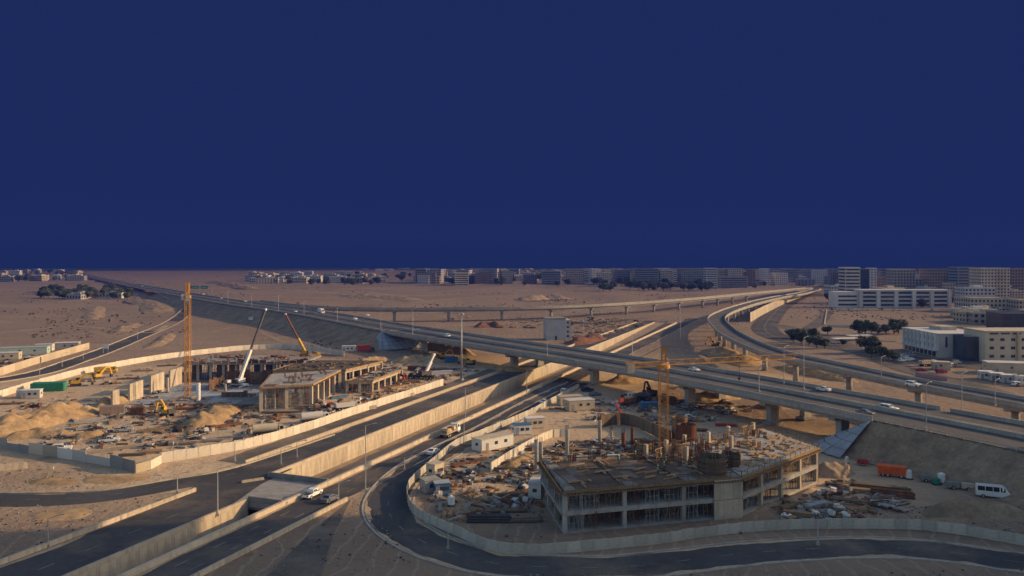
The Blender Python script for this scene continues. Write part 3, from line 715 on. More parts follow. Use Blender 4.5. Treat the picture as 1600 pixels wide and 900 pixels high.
# high mast
p = G(721, 594); t = thing('high_mast_light', 'very tall pale high-mast light pole in front of the viaduct', 'mast', p)
MB().tube((0, 0, 0), (0, 0, 27), 0.42, 0.2, 12).build('pole', STEEL, t, True)
MB().tube((0, 0, 0), (0, 0, 0.8), 1.0, 0.8, 12).build('plinth', CONC, t)
MB().tube((0, 0, 26.7), (0, 0, 27.0), 1.2, 1.2, 12).build('ring', STEEL, t)
for i in range(6):
    a = i*math.pi/3; MB().box((1.5*math.cos(a), 1.5*math.sin(a), 26.7), (0.7, 0.5, 0.3), a).build('lamp_head', STEEL, t)

# ------------------------------------------------------------------ vehicles (length along +X, nose at +X)
def loft(stations):
    mb = MB(); n = 0
    for (x, zs, zb, zr, wb, wr) in stations:
        mb.v += [(x, -wb*0.96, zs), (x, -wb, zs+0.25), (x, -wb, zb), (x, -wr, zr), (x, wr, zr), (x, wb, zb), (x, wb, zs+0.25), (x, wb*0.96, zs)]
    k = 8
    for i in range(len(stations)-1):
        for j in range(k):
            j2 = (j+1) % k; mb.f.append((i*k+j, i*k+j2, (i+1)*k+j2, (i+1)*k+j))
    mb.f.append(tuple(range(k))); e = (len(stations)-1)*k; mb.f.append(tuple(range(e+k-1, e-1, -1)))
    return mb
def wheel(t, x, y, r, wd=0.24):
    o = MB().tube((x, y-wd/2, r), (x, y+wd/2, r), r, k=14).build('wheel', RUBB, t, False)
    sg = 1 if y > 0 else -1
    MB().tube((x, y+sg*(wd/2-0.01), r), (x, y+sg*(wd/2+0.02), r), r*0.58, k=10).build('rim', STEEL, o)
def make_car(kind, paint, name):
    t = thing(name, 'x', 'car')
    if kind == 'sedan':
        st = [(-2.3, .35, .85, .88, .80, .72), (-2.2, .28, .95, .98, .86, .78), (-1.6, .25, 1.0, 1.04, .89, .80), (-0.95, .25, 1.0, 1.42, .9, .66), (0.25, .25, .98, 1.45, .9, .66), (1.05, .25, .95, 1.0, .9, .80), (2.1, .27, .80, .85, .86, .76), (2.3, .35, .65, .7, .8, .7)]
        cab = (-1.6, -0.95, 0.25, 1.05); wx = (-1.38, 1.4); r = .33
    elif kind == 'suv':
        st = [(-2.35, .42, 1.0, 1.05, .86, .8), (-2.25, .35, 1.12, 1.68, .93, .74), (-1.9, .33, 1.12, 1.78, .95, .76), (0.2, .33, 1.1, 1.78, .95, .76), (1.0, .33, 1.07, 1.16, .95, .84), (2.15, .35, 1.0, 1.05, .92, .8), (2.35, .42, .8, .85, .86, .76)]
        cab = (-2.25, -1.9, 0.2, 1.0); wx = (-1.45, 1.45); r = .38
    elif kind == 'pickup':
        st = [(-2.6, .5, .98, 1.0, .88, .84), (-0.75, .42, 1.0, 1.02, .92, .86), (-0.65, .42, 1.05, 1.70, .92, .70), (0.75, .42, 1.05, 1.74, .92, .70), (1.3, .42, 1.03, 1.1, .92, .82), (2.45, .45, .95, 1.0, .9, .8), (2.62, .5, .75, .8, .84, .74)]
        cab = (-0.7, -0.65, 0.75, 1.3); wx = (-1.6, 1.7); r = .40
    else:   # van
        st = [(-3.3, .5, 1.3, 2.35, .95, .84), (-3.2, .45, 1.35, 2.55, 1.0, .86), (1.6, .45, 1.35, 2.6, 1.0, .86), (2.2, .45, 1.3, 2.2, 1.0, .82), (2.65, .45, 1.25, 1.4, 1.0, .84), (3.25, .5, 1.05, 1.1, .95, .8), (3.4, .55, .8, .85, .88, .74)]
        cab = (-3.2, -3.2, 1.6, 2.65); wx = (-2.0, 2.2); r = .38
    body = loft(st).build('body', paint, t)
    def sec(x):
        for a, b in zip(st, st[1:]):
            if a[0] <= x <= b[0]:
                k = (x-a[0])/(b[0]-a[0]+1e-9); return [a[i]+(b[i]-a[i])*k for i in range(6)]
        return st[-1]
    # glazing, a little proud of the body
    def side(x0, x1, nm='side_window'):
        for sg in (-1, 1):
            q = []
            for x, f in ((x0, .12), (x1, .12), (x1, .86), (x0, .86)):
                s_ = sec(x); yb, yr, zb, zr = s_[4], s_[5], s_[2], s_[3]
                q.append((x, sg*(yb+(yr-yb)*f+0.015), zb+(zr-zb)*f+0.01))
            MB().quad(*q).build(nm, GLASS, t)
    if kind == 'van':
        for x0, x1 in ((-3.0, -1.7), (-1.6, -0.3), (-0.2, 0.9)): side(x0, x1)
        side(1.1, 2.0)
    else:
        m_ = (cab[1]+cab[2])/2; side(cab[1]+0.05, m_-0.04); side(m_+0.04, cab[2]+0.25)
        if kind == 'suv': side(-2.15, -1.95, 'quarter_window')
    def screen(xa, xb, nm):
        q = []
        for x, f in ((xa, 0.12), (xb, 0.06)):
            s_ = sec(x); q.append((x, s_[5]*0.86, s_[3]+0.015))
        MB().quad((q[0][0], -q[0][1], q[0][2]), (q[0][0], q[0][1], q[0][2]), (q[1][0], q[1][1], q[1][2]), (q[1][0], -q[1][1], q[1][2])).build(nm, GLASS, t)
    screen(cab[2]+0.08, cab[3]-0.1, 'windscreen')
    if kind in ('sedan',): screen(cab[0]+0.08, cab[1]-0.05, 'rear_window')
    if kind in ('suv', 'van'): MB().box((st[1][0]-0.06, 0, (st[1][2]+st[1][3])/2), (0.06, 1.2, 0.42)).build('rear_window', GLASS, t)
    if kind == 'pickup': MB().box((-1.65, 0, 1.0), (1.7, 1.45, 0.06)).build('load_bed', DSTEEL, t)
    for x in wx:
        for y in (-st[3][4]+0.1, st[3][4]-0.1): wheel(t, x, y, r)
    for sg in (-1, 1):
        MB().box((st[-2][0]+0.08, sg*st[-2][4]*0.72, st[-2][2]-0.12), (0.22, 0.36, 0.16)).build('headlight', LAMPL, t)
        MB().box((st[0][0]-0.0, sg*st[0][4]*0.8, st[0][2]-0.1), (0.1, 0.24, 0.2)).build('tail_light', LAMPR, t)
        MB().box((cab[2]+0.35, sg*(st[3][4]+0.1), sec(cab[2])[2]+0.08), (0.12, 0.2, 0.16)).build('mirror', paint, t)
    MB().box((st[-1][0]+0.02, 0, 0.5), (0.12, 1.4, 0.2)).build('bumper', DSTEEL, t)
    return t
CP = {}
def car(kind, paint, px, py, rz, label, z=0.0, name=None, cat=None, pos=None):
    nm = name or {'sedan': 'sedan_car', 'suv': 'off_road_car', 'pickup': 'pickup_truck', 'van': 'minibus'}[kind]
    key = (kind, paint.name); first = key not in CP
    if first: CP[key] = make_car(kind, paint, nm)
    o = place(CP[key], not first, pos or G(px, py, z), rz, label)
    o['category'] = cat or {'pickup': 'pickup', 'van': 'minibus'}.get(kind, 'car'); return o
hwd = math.atan2(-72, 45)
car('suv', PWHITE, 1389, 642, hwd+0.15, 'white off-road car on the near carriageway of the viaduct', 8.51)
car('sedan', PGREY, 1352, 648, hwd+0.15, 'dark grey car driving behind the white off-road car on the viaduct', 8.51)
car('sedan', PWHITE, 1287, 611, hwd+math.pi, 'small white car on the far carriageway of the viaduct', 8.51)
car('pickup', PWHITE, 488, 776, aU, 'white pickup on the road beside the cross slab')
car('sedan', PGREY, 515, 783, aU, 'grey sedan just behind the white pickup on the foreground road')
car('sedan', PWHITE, 677, 709, aU, 'white sedan alone on the main road below the flatbed lorry')
car('sedan', PSILV, 512, 752, aU, 'silver car down in the underpass beside the cross slab', pos=P(198, -4.5, -5.16))
car('sedan', PWHITE, 850, 630, aU, 'white car on the main road just before the viaduct')
car('suv', PWHITE, 882, 614, aU, 'white car on the main road under the viaduct edge')
car('pickup', PWHITE, 171, 691, 0.35, 'white pickup parked on open sand in the left site')
car('pickup', PSILV, 193, 674, 0.3, 'silver pickup parked on sand behind the white one in the left site')
car('sedan', PDARK, 78, 702, 0.2, 'black car parked behind the patchy hoarding at the left')
car('suv', PWHITE, 97, 704, 0.4, 'white car parked beside the black car behind the patchy hoarding')
car('sedan', PSILV, 66, 699, 0.2, 'silver car parked left of the black car behind the hoarding')
car('van', PWHITE, 1553, 778, -0.42, 'white minibus with dark windows parked below the right embankment')
car('pickup', PWHITE, 1075, 655, 0.3, 'white pickup parked under the viaduct right of the orange crane')
car('sedan', PSILV, 978, 630, 0.5, 'silver car parked in the shade left of the dark machinery under the viaduct')
car('suv', PDARK, 918, 612, 0.4, 'dark car parked beside the viaduct pier next to the main road')
car('sedan', PGREY, 930, 618, 0.4, 'grey car parked second from the pier beside the main road')
car('suv', PWHITE, 555, 500, hwd, 'white car on the highway right of the white lorry', 8.51)
car('suv', PWHITE, 574, 494, hwd, 'white car on the far carriageway right of the white lorry', 8.51)
car('sedan', PWHITE, 462, 488, hwd, 'white car on the highway left of the white lorry', 8.51)
car('sedan', PRED, 466, 475, hwd, 'red car on the far edge of the highway', 8.51)
car('sedan', PWHITE, 346, 467, hwd, 'white car on the highway right of the gantry sign', 8.0)
car('suv', PWHITE, 318, 461, hwd, 'white car on the highway just right of the left orange crane', 8.0)
car('sedan', PWHITE, 383, 472, hwd, 'white car on the highway between the crane and the dark boom', 8.51)
car('sedan', PWHITE, 222, 448, hwd, 'tiny white car far up the highway above the dark grove', 5.0)
car('sedan', PWHITE, 1085, 580, hwd, 'white car on the far carriageway just right of the orange crane mast', 8.51)
car('suv', PWHITE, 700, 527, hwd, 'white car on the viaduct left of the high mast', 8.51)
car('sedan', PSILV, 1153, 507, 1.9, 'silver car climbing the loop ramp at its bend', 9.01)
car('suv', PWHITE, 1427, 604, hwd, 'white car on the loop ramp at the right', 8.61)
for i, (px, py, pt, k, rz) in enumerate([(1410, 565, PWHITE, 'suv', .6), (1424, 563, PWHITE, 'sedan', .7), (1452, 570, PWHITE, 'sedan', .2), (1466, 572, PSILV, 'suv', .3), (1482, 570, PWHITE, 'sedan', .4), (1498, 574, PGREY, 'sedan', .2), (1590, 603, PWHITE, 'suv', .3), (1440, 580, PRED, 'sedan', .1), (1471, 583, PRED, 'suv', .1)]):
    car(k, pt, px, py, rz, '%s parked car below the white fin-fronted building, %s from the left' % ({'car_white': 'white', 'car_silver': 'silver', 'car_grey': 'grey', 'car_red': 'red'}[pt.name], ordw(i)))
for i, px in enumerate((1268, 1284, 1300, 1318, 1336, 1356, 1378, 1402, 1428, 1456)):
    car('sedan' if i % 3 else 'suv', [PWHITE, PSILV, PDARK, PWHITE][i % 4], px, 484 + (i % 2), 1.2, 'tiny car in the row before the long white building, %s from the left' % ordw(i))

def lorry(name, label, pos, rz, kind, cabm, bodm):
    t = thing(name, label, 'lorry', pos, rz)
    MB().box((0, 0, .85), (8.6, .9, .3)).build('chassis', DSTEEL, t)
    cb = loft([(2.6, .6, 1.7, 2.7, 1.2, 1.1), (3.9, .6, 1.7, 2.75, 1.22, 1.08), (4.35, .6, 1.6, 1.75, 1.2, 1.12), (4.5, .65, 1.2, 1.3, 1.15, 1.1)]).build('cab', cabm, t)
    MB().quad((3.95, -.95, 2.66), (3.95, .95, 2.66), (4.33, 1.0, 1.82), (4.33, -1.0, 1.82)).build('windscreen', GLASS, t)
    for sg in (-1, 1):
        MB().quad((2.9, sg*1.215, 1.8), (3.8, sg*1.225, 1.8), (3.75, sg*1.13, 2.55), (2.9, sg*1.14, 2.55)).build('side_window', GLASS, t)
        MB().box((4.5, sg*.85, .95), (.12, .36, .2)).build('headlight', LAMPL, t)
    for x in (-3.2, -2.1, 3.4):
        for y in (-1.05, 1.05): wheel(t, x, y, .5, .3)
    if kind == 'box': MB().box((-1.0, 0, 2.35), (6.8, 2.45, 2.7)).build('cargo_box', bodm, t)
    elif kind == 'flat':
        MB().box((-1.0, 0, 1.12), (6.8, 2.4, .2)).build('bed', bodm, t)
        for i in range(5): MB().box((-3.4+i*1.25, random.uniform(-.2, .2), 1.6+random.uniform(-.1, .3)), (1.1, 1.9, .8), random.uniform(-.2, .2), (.8, .8)).build('load', [TIMB, CONC, YELL, RUST, TAN][i], t)
    elif kind == 'tipper': MB().box((-1.0, 0, 1.85), (6.4, 2.4, 1.5), 0, (1.08, 1.05)).build('tipper_body', bodm, t); MB().box((-1.0, 0, 2.6), (6.0, 2.2, .5), 0, (.6, .5)).build('load', HEAP, t)
    elif kind == 'tank':
        MB().tube((-4.3, 0, 2.15), (2.3, 0, 2.15), 1.15, k=16).build('tank', bodm, t, False)
    elif kind == 'mixer':
        MB().tube((-4.0, 0, 2.5), (-1.6, 0, 2.3), .6, 1.25, 14).tube((-1.6, 0, 2.3), (0.3, 0, 2.05), 1.25, 1.2, 14).tube((.3, 0, 2.05), (1.9, 0, 1.9), 1.2, .6, 14).build('drum', bodm, t)
        MB().box((-4.1, 0, 1.5), (.5, 1.2, 1.9)).build('chute', DSTEEL, t)
    return t
t = lorry('box_lorry', 'white lorry with a long pale box on the highway at left of centre', G(502, 490, 8.51), hwd, 'box', WHITE, WHITE)
lorry('flatbed_lorry', 'yellowish flatbed lorry loaded with rubble on the main road', G(703, 680), aU, 'flat', WHITE, TAN)
lorry('tank_lorry', 'white tank lorry parked behind the left site fence', G(492, 660), 0.55, 'tank', WHITE, PALE)
lorry('tank_lorry', 'tan tank lorry parked left of the white tank lorry behind the fence', G(420, 680), 0.4, 'tank', TAN, TAN)
lorry('tipper_lorry', 'tan tipper lorry behind the fence right of the white tank lorry', G(543, 640), 0.6, 'tipper', CREAM, PALE)
lorry('mixer_lorry', 'white concrete mixer lorry near the portal under the viaduct', G(1000, 627), 2.4, 'mixer', WHITE, DSTEEL)
lorry('tipper_lorry', 'dark tipper lorry under the viaduct left of the orange crane', G(985, 632), 0.9, 'tipper', DSTEEL, RUST)
lorry('tipper_lorry', 'yellow tipper lorry behind the left site beside the white fence', G(165, 583), 0.3, 'tipper', YELL, YELL)
lorry('flatbed_lorry', 'rust-coloured flatbed lorry standing in the left site by the long beams', G(620, 597), 0.8, 'flat', RED, RUST)
lorry('tipper_lorry', 'white tipper lorry parked on the lot before the cream windowed building', G(1450, 572), 0.3, 'tipper', WHITE, TAN)
lorry('box_lorry', 'red box lorry parked at the foot of the dark left embankment', G(572, 549), 0.1, 'box', DSTEEL, RED)

# orange open skip trailer
p = G(1393, 744); t = thing('skip_trailer', 'bright orange open skip trailer on the haul road below the right embankment', 'trailer', p, -0.42)
MB().box((0, 0, 1.55), (5.6, 2.3, 1.7), 0, (1.08, 1.06)).build('tub', ORNG, t)
MB().box((0, 0, 2.42), (6.1, 2.5, .12)).build('rim_rail', ORNG, t)
for i in range(5):
    for sg in (-1, 1): MB().box((-2.2+i*1.1, sg*1.2, 1.5), (.14, .12, 1.5)).build('rib', ORNG, t)
MB().box((0, 0, .62), (5.2, 1.2, .22)).build('chassis', DSTEEL, t)
for x in (-1.8, -.8, 2.0):
    for y in (-.95, .95): wheel(t, x, y, .45, .28)

# ------------------------------------------------------------------ tower cranes
def lattice(mb, p, q, wd, n, ch=0.13, br=0.07, tri=False):
    p = Vector(p); q = Vector(q); d = (q-p); L = d.length; d.normalize()
    up = Vector((0, 0, 1)) if abs(d.z) < .9 else Vector((1, 0, 0)); a = d.cross(up).normalized(); b = a.cross(d).normalized()
    cs = [a*(-wd/2)+b*(-wd/2), a*(wd/2)+b*(-wd/2), a*(wd/2)+b*(wd/2), a*(-wd/2)+b*(wd/2)] if not tri else [a*(-wd/2)+b*(-wd*.45), a*(wd/2)+b*(-wd*.45), b*(wd*.55)]
    for c in cs: mb.bar(p+c, q+c, ch)
    m = len(cs)
    for i in range(n):
        u0, u1 = p+d*(L*i/n), p+d*(L*(i+1)/n)
        for j in range(m):
            c0, c1 = cs[j], cs[(j+1) % m]
            if (i+j) % 2: c0, c1 = c1, c0
            mb.bar(u0+c0, u1+c1, br); mb.bar(u0+cs[j], u0+cs[(j+1) % m], br)
    return mb
def tower_crane(label, pos, zbase, ztop, jib_az, jib_len, cj_len, wd=1.9, m=CRANE, jib_rise=0.0):
    t = thing('tower_crane', label, 'tower crane', (pos.x, pos.y, 0), 0)
    MB().box((0, 0, zbase+.4), (4.6, 4.6, 1.0)).build('base_block', CONCD, t)
    n = max(3, int((ztop-zbase)/3.0)); hsec = (ztop-zbase-.9)/n
    me = lattice(MB(), (0, 0, 0), (0, 0, hsec-.06), wd, 2, .17, .08).mesh('mast_section', m)
    for i in range(n): o = obj('mast_section', me, t); o.location = (0, 0, zbase+.9+i*hsec)
    MB().tube((0, 0, ztop), (0, 0, ztop+.9), wd*.75, wd*.75, 14).build('slewing_ring', m, t)
    ca, sa = math.cos(jib_az), math.sin(jib_az); d = Vector((ca, sa, 0)); sd = Vector((-sa, ca, 0))
    zj = ztop+1.3
    lattice(MB(), d*1.0+Vector((0, 0, zj)), d*jib_len+Vector((0, 0, zj+jib_rise)), 1.25, int(jib_len/2.2), .12, .055, True).build('jib', m, t)
    lattice(MB(), d*-1.0+Vector((0, 0, zj-.2)), d*-cj_len+Vector((0, 0, zj-.2)), 1.1, int(cj_len/1.6), .16, .08).build('counter_jib', m, t)
    cw = d*-(cj_len-1.2)+Vector((0, 0, zj-1.0)); MB().box(cw, (1.9, 1.3, 2.2), jib_az).build('counterweight', CONC, t)
    lattice(MB(), (0, 0, zj), (0, 0, zj+4.2), 1.0, 3, .2, .1).build('tower_head', m, t)
    mb = MB()
    for q in (d*(jib_len*.66)+Vector((0, 0, zj+.8+jib_rise*.66)), d*-(cj_len-.8)+Vector((0, 0, zj+.4))): mb.bar(Vector((0, 0, zj+4.2)), q, .09)
    mb.build('tie_bar', DSTEEL, t)
    cb = MB().box(d*1.2+sd*1.4+Vector((0, 0, ztop+.2)), (1.5, 1.3, 2.0), jib_az).build('operator_cab', WHITE, t)
    MB().box(d*1.98+sd*1.4+Vector((0, 0, ztop+.35)), (.06, 1.1, 1.2), jib_az).build('cab_window', GLASS, cb)
    tr = d*(jib_len*.55); zt = zj-.75+jib_rise*.55
    MB().box(tr+Vector((0, 0, zt)), (1.5, 1.3, .35), jib_az).build('trolley', DSTEEL, t)
    MB().bar(tr+Vector((0, 0, zt)), tr+Vector((0, 0, zt-4)), .07).box(tr+Vector((0, 0, zt-4.3)), (.5, .3, .7)).build('hook', DSTEEL, t)
    return t
cr = G(1037, 712)
tower_crane('orange lattice tower crane standing in the right building site, with long jib', cr, 0, 22.0, 0.32, 40, 10.5, 2.1)
cl = G(293, 622)
tower_crane('tall slim orange tower crane standing in the left building site', cl, 0, 35.5, 1.96, 30, 9, 1.6)

# ------------------------------------------------------------------ mobile cranes
def mobile_crane(label, pos, rz, tip, m1, m2, m3, frac):
    t = thing('mobile_crane', label, 'mobile crane', pos, rz)
    MB().box((0, 0, 1.15), (10.5, 2.5, .7)).build('carrier', m3, t)
    cb = loft([(3.9, .7, 1.7, 2.3, 1.2, 1.1), (5.2, .7, 1.7, 2.35, 1.22, 1.05), (5.8, .7, 1.4, 1.5, 1.2, 1.1)]).build('driver_cab', m3, t)
    for x in (-4.0, -2.6, 2.4, 3.9):
        for y in (-1.1, 1.1): wheel(t, x, y, .62, .4)
    MB().tube((-1.5, 0, 1.5), (-1.5, 0, 1.9), 1.2, k=14).build('turntable', DSTEEL, t)
    inv = Matrix.Rotation(-rz, 3, 'Z'); q = inv @ (Vector(tip)-Vector(pos)); root = Vector((-1.5, 0, 2.6))
    a = math.atan2(q.y-root.y, q.x-root.x)
    MB().box((-1.5, 0, 2.6), (4.2, 2.2, 1.4), a).build('superstructure', m3, t)
    MB().box(root-Vector((math.cos(a), math.sin(a), 0))*2.6, (1.1, 2.5, 1.6), a).build('counterweight', DSTEEL, t)
    mid = root.lerp(q, frac)
    MB().bar(root, mid, .95, 1.1).build('boom', m1, t); MB().bar(mid-(q-root).normalized()*.5, q, .6, .7).build('boom_extension', m2, t)
    mb = MB(); mb.bar(root+Vector((math.cos(a), math.sin(a), -.6))*1.4, root.lerp(q, .22), .3); mb.build('luffing_ram', STEEL, t)
    MB().box(q, (1.0, .7, .8), a).build('boom_head', WHITE, t)
    MB().bar(q, q-Vector((0, 0, 5)), .06).box(q-Vector((0, 0, 5.3)), (.4, .3, .6)).build('hook', DSTEEL, t)
    for x in (-4.9, 1.2):
        for sg in (-1, 1): MB().bar((x, 0, .9), (x, sg*3, .7), .3).bar((x, sg*3, .9), (x, sg*3, 0.02), .25).box((x, sg*3, .05), (.7, .7, .1)).build('outrigger', m3, t)
    return t
p0 = G(370, 604); yb = p0.y+2; tipz = CH-(483-HZ)*(yb+12)/FPX
mobile_crane('mobile crane with a long white and black boom in the left site', p0, 2.6, ((415-800)*(yb+12)/FPX, yb+12, tipz), WHITE, DSTEEL, WHITE, .42)
p0 = G(482, 557); tz = CH-(490-HZ)*(p0.y+6)/FPX
mobile_crane('yellow mobile crane with a dark raised boom behind the left site', p0, 0.4, ((446-800)*(p0.y+6)/FPX, p0.y+6, tz), YELL, RUST, YELL, .35)
p0 = G(660, 592); mobile_crane('small mobile crane with a short white boom before the high mast', p0, 2.9, (p0.x+4.5, p0.y+3, 9.5), WHITE, WHITE, DSTEEL, .6)

# excavators, boom lifts
def excavator(label, pos, rz, m):
    t = thing('excavator', label, 'excavator', pos, rz)
    for sg in (-1, 1): MB().box((0, sg*1.2, .45), (4.0, .6, .9), 0, (.85, 1)).build('track', DSTEEL, t)
    MB().box((-.3, 0, 1.6), (3.4, 2.5, 1.1)).build('body', m, t); MB().box((-1.8, 0, 1.7), (.8, 2.5, 1.3)).build('counterweight', DSTEEL, t)
    c = MB().box((.8, .75, 2.3), (1.4, .95, 1.7)).build('cab', m, t); MB().box((.85, .75, 2.6), (1.46, 1.0, .8)).build('cab_window', GLASS, c)
    MB().bar((1.0, -.2, 1.9), (3.6, -.2, 4.6), .5, .7).bar((3.6, -.2, 4.6), (5.2, -.2, 4.2), .45, .6).build('boom', m, t)
    MB().bar((5.2, -.2, 4.2), (6.0, -.2, 1.4), .4, .5).build('arm', m, t); MB().box((5.8, -.2, .8), (1.0, 1.2, 1.1), 0, (.6, 1)).build('bucket', DSTEEL, t)
for a in [('yellow excavator working on the sand heap by the left lit concrete panels', G(262, 650), 2.6, YELL),
          ('yellow excavator behind the left site near the green tarpaulin', G(118, 603), .4, YELL),
          ('yellow excavator under the viaduct between the piers left of the underpass', G(690, 560), .3, YELL),
          ('yellow excavator under the viaduct right of the first pier pair', G(735, 570), 2.8, YELL),
          ('orange excavator digging below the loop ramp', G(1118, 540), 2.4, CRANE),
          ('dark excavator standing beside the concrete mixer under the viaduct', G(1018, 618), 1.9, DSTEEL),
          ('small yellow excavator beside the yellow tipper at the far left site fence', G(152, 592), 1.0, YELL)]:
    excavator(*a)
p = G(968, 655); t = thing('boom_lift', 'red boom lift on the shaded yard left of the crane mast', 'boom lift', p, 2.0)
MB().box((0, 0, .9), (3.6, 2.2, .7)).build('chassis', RED, t); MB().box((-.3, 0, 1.6), (2.2, 1.6, .9)).build('turret', RED, t)
for x in (-1.2, 1.2):
    for y in (-1, 1): wheel(t, x, y, .5, .35)
MB().bar((-.8, 0, 2.0), (2.4, 0, 5.0), .4).build('boom', RED, t); MB().bar((2.4, 0, 5.0), (-.5, 0, 5.8), .3).build('upper_boom', WHITE, t)
MB().box((-.9, 0, 6.0), (.9, 1.4, 1.0)).build('basket', RED, t)

# ------------------------------------------------------------------ right building under construction
def interp(poly, z): return [Vector((p[0], p[1], z)) for p in poly]
bld = thing('concrete_frame_building', 'unfinished two-storey concrete frame building with shoring in the right foreground', 'building')
FL, FM, FR, BR, BM, BL2, BL = (9.2, 144.5), (43.8, 154), (67.6, 177.6), (61.5, 196.5), (40.6, 182), (27, 170.5), (6, 167)
roofA = [FL, FM, BM, BL2, BL]; roofB = [FM, FR, BR, BM]
def shrink(poly, d):
    cx = sum(p[0] for p in poly)/len(poly); cy = sum(p[1] for p in poly)/len(poly)
    return [(cx+(p[0]-cx)*(1-d), cy+(p[1]-cy)*(1-d)) for p in poly]
for z0, z1, m, nm in ((-.1, .35, CONC, 'ground_slab'), (3.7, 4.05, CONC, 'floor_slab')):
    MB().prism(roofA, z0, z1).build(nm, m, bld); MB().prism(roofB, z0+.004, z1+.004).build(nm, m, bld)
MB().prism(shrink(roofA, .012), 7.45, 7.75).build('roof_slab', CONCD, bld); MB().prism(shrink(roofB, .012), 7.45, 7.80).build('roof_slab', CONC, bld)
def lerp2(a, b, t): return (a[0]+(b[0]-a[0])*t, a[1]+(b[1]-a[1])*t)
# edges: (start, end, number of bays, lit)
edges = [(FL, FM, 3), (FM, FR, 4), (FR, BR, 3), (BL, FL, 3), (BM, BL2, 2), (BR, BM, 3), (BL2, BL, 2)]
shore_me = {}
for a, b, nb in edges:
    an = math.atan2(b[1]-a[1], b[0]-a[0]); L = math.hypot(b[0]-a[0], b[1]-a[1]); nx, ny = math.sin(an), -math.cos(an)
    for i in range(nb+1):
        c = lerp2(a, b, min(max(i/nb, .012), .988)); c = (c[0]-nx*.35, c[1]-ny*.35)
        if i < nb or (a, b) in ((FM, FR),): MB().box((c[0], c[1], 3.7), (.75, .75, 7.46), an).build('column', CONC if (a, b) != (FM, FR) else CONCL, bld)
    # edge beams proud of the slab
    m_ = lerp2(a, b, .5)
    for z in (3.62,): MB().box((m_[0], m_[1], z), (L-.9, .42, .74), an).build('edge_beam', CONC, bld)
    # roof-edge formwork: timber joists sticking out under the roof
    mb = MB(); n = int(L/.62)
    for i in range(n):
        c = lerp2(a, b, (i+.5)/n); ln = 1.3+random.uniform(-.25, .35)
        mb.box((c[0]+nx*.35, c[1]+ny*.35, 7.28+random.uniform(-.03, .03)), (.13, ln, .2), an)
    fw = mb.build('formwork_joists', TIMB, bld); tag(fw, kind='stuff')
    mb = MB().box((m_[0]+nx*.35, m_[1]+ny*.35, 7.60), (L, .09, .55), an).box((m_[0]+nx*.75, m_[1]+ny*.75, 7.08), (L, .14, .2), an)
    mb.build('edge_form', TIMB, bld)
    # guard posts
    mb = MB(); n = int(L/2.2)
    for i in range(n+1):
        c = lerp2(a, b, i/n); mb.box((c[0]+nx*.2, c[1]+ny*.2, 8.3), (.07, .07, 1.15), an)
    mb.box((m_[0]+nx*.2, m_[1]+ny*.2, 8.75), (L, .06, .08), an)
    mb.build('guard_rail', TIMBD, bld)
# shoring frames in every bay and on both storeys (each frame a part)
def shoring(h, wd, m):
    mb = MB(); n = 4
    for i in range(n):
        x = -wd/2+.35+(wd-.7)*i/(n-1); mb.tube((x, random.uniform(-.15, .15), 0), (x, random.uniform(-.15, .15), h), .055, k=5)
    for z in (h*.33, h*.66): mb.bar((-wd/2+.3, 0, z), (wd/2-.3, 0, z+random.uniform(-.1, .1)), .06)
    mb.bar((-wd/2+.35, 0, .2), (-wd/6, 0, h*.9), .05); mb.bar((wd/2-.35, 0, .2), (wd/6, 0, h*.9), .05)
    mb.box((0, 0, h-.09), (wd, .16, .16))
    return mb.mesh('shoring_frame', m)
SH = [shoring(3.3, 3.4, random.choice([STEEL, RUST, TIMB, STEEL])) for _ in range(8)]
def inpoly(x, y, poly):
    r = False
    for (ax, ay), (bx, by) in zip(poly, poly[1:]+poly[:1]):
        if (ay > y) != (by > y) and x < ax+(y-ay)*(bx-ax)/(by-ay): r = not r
    return r
for a, b, nb in edges[:4]:
    an = math.atan2(b[1]-a[1], b[0]-a[0]); L = math.hypot(b[0]-a[0], b[1]-a[1]); nx, ny = math.sin(an), -math.cos(an)
    for row in range(3):
        n = int(L/3.7)
        for i in range(n):
            c = lerp2(a, b, (i+.5)/n); d = 1.1+row*2.6; c = (c[0]-nx*d, c[1]-ny*d)
            if not (inpoly(c[0], c[1], roofA) or inpoly(c[0], c[1], roofB)): continue
            for z in (.36, 4.06):
                o = obj('shoring_frame', random.choice(SH), bld); o.location = (c[0], c[1], z+.002); o.rotation_euler = (0, 0, an+random.uniform(-.12, .12))
SHT = [shoring(3.3, 2.6, TIMB) for _ in range(4)]
an = math.atan2(FR[1]-FM[1], FR[0]-FM[0]); L = math.hypot(FR[0]-FM[0], FR[1]-FM[1]); nx, ny = math.sin(an), -math.cos(an)
for row in range(4):
    for i in range(12):
        c = lerp2(FM, FR, (i+.5)/12); d = .75+row*1.7
        o = obj('shoring_frame', random.choice(SHT), bld); o.location = (c[0]-nx*d, c[1]-ny*d, 4.065); o.rotation_euler = (0, 0, an+random.uniform(-.2, .2))
def rebar(parent, poly, n, z0, h0, h1, m=RUST, name='rebar_starter'):
    mb = MB(); xs = [p[0] for p in poly]; ys = [p[1] for p in poly]; k = 0
    while k < n:
        x, y = random.uniform(min(xs), max(xs)), random.uniform(min(ys), max(ys))
        if not inpoly(x, y, poly): continue
        k += 1; h = random.uniform(h0, h1)
        for q in range(6): a = q*1.047; mb.bar((x+.3*math.cos(a), y+.3*math.sin(a), z0), (x+.33*math.cos(a), y+.33*math.sin(a), z0+h*random.uniform(.9, 1.1)), .06)
        for zz in (.35, .7): mb.box((x, y, z0+h*zz), (.62, .62, .05))
    return tag(mb.build(name, m, parent), kind='stuff')
rebar(bld, [(24, 163), (38, 160), (44, 176), (40, 181), (27, 170)], 46, 7.75, 1.2, 3.0)
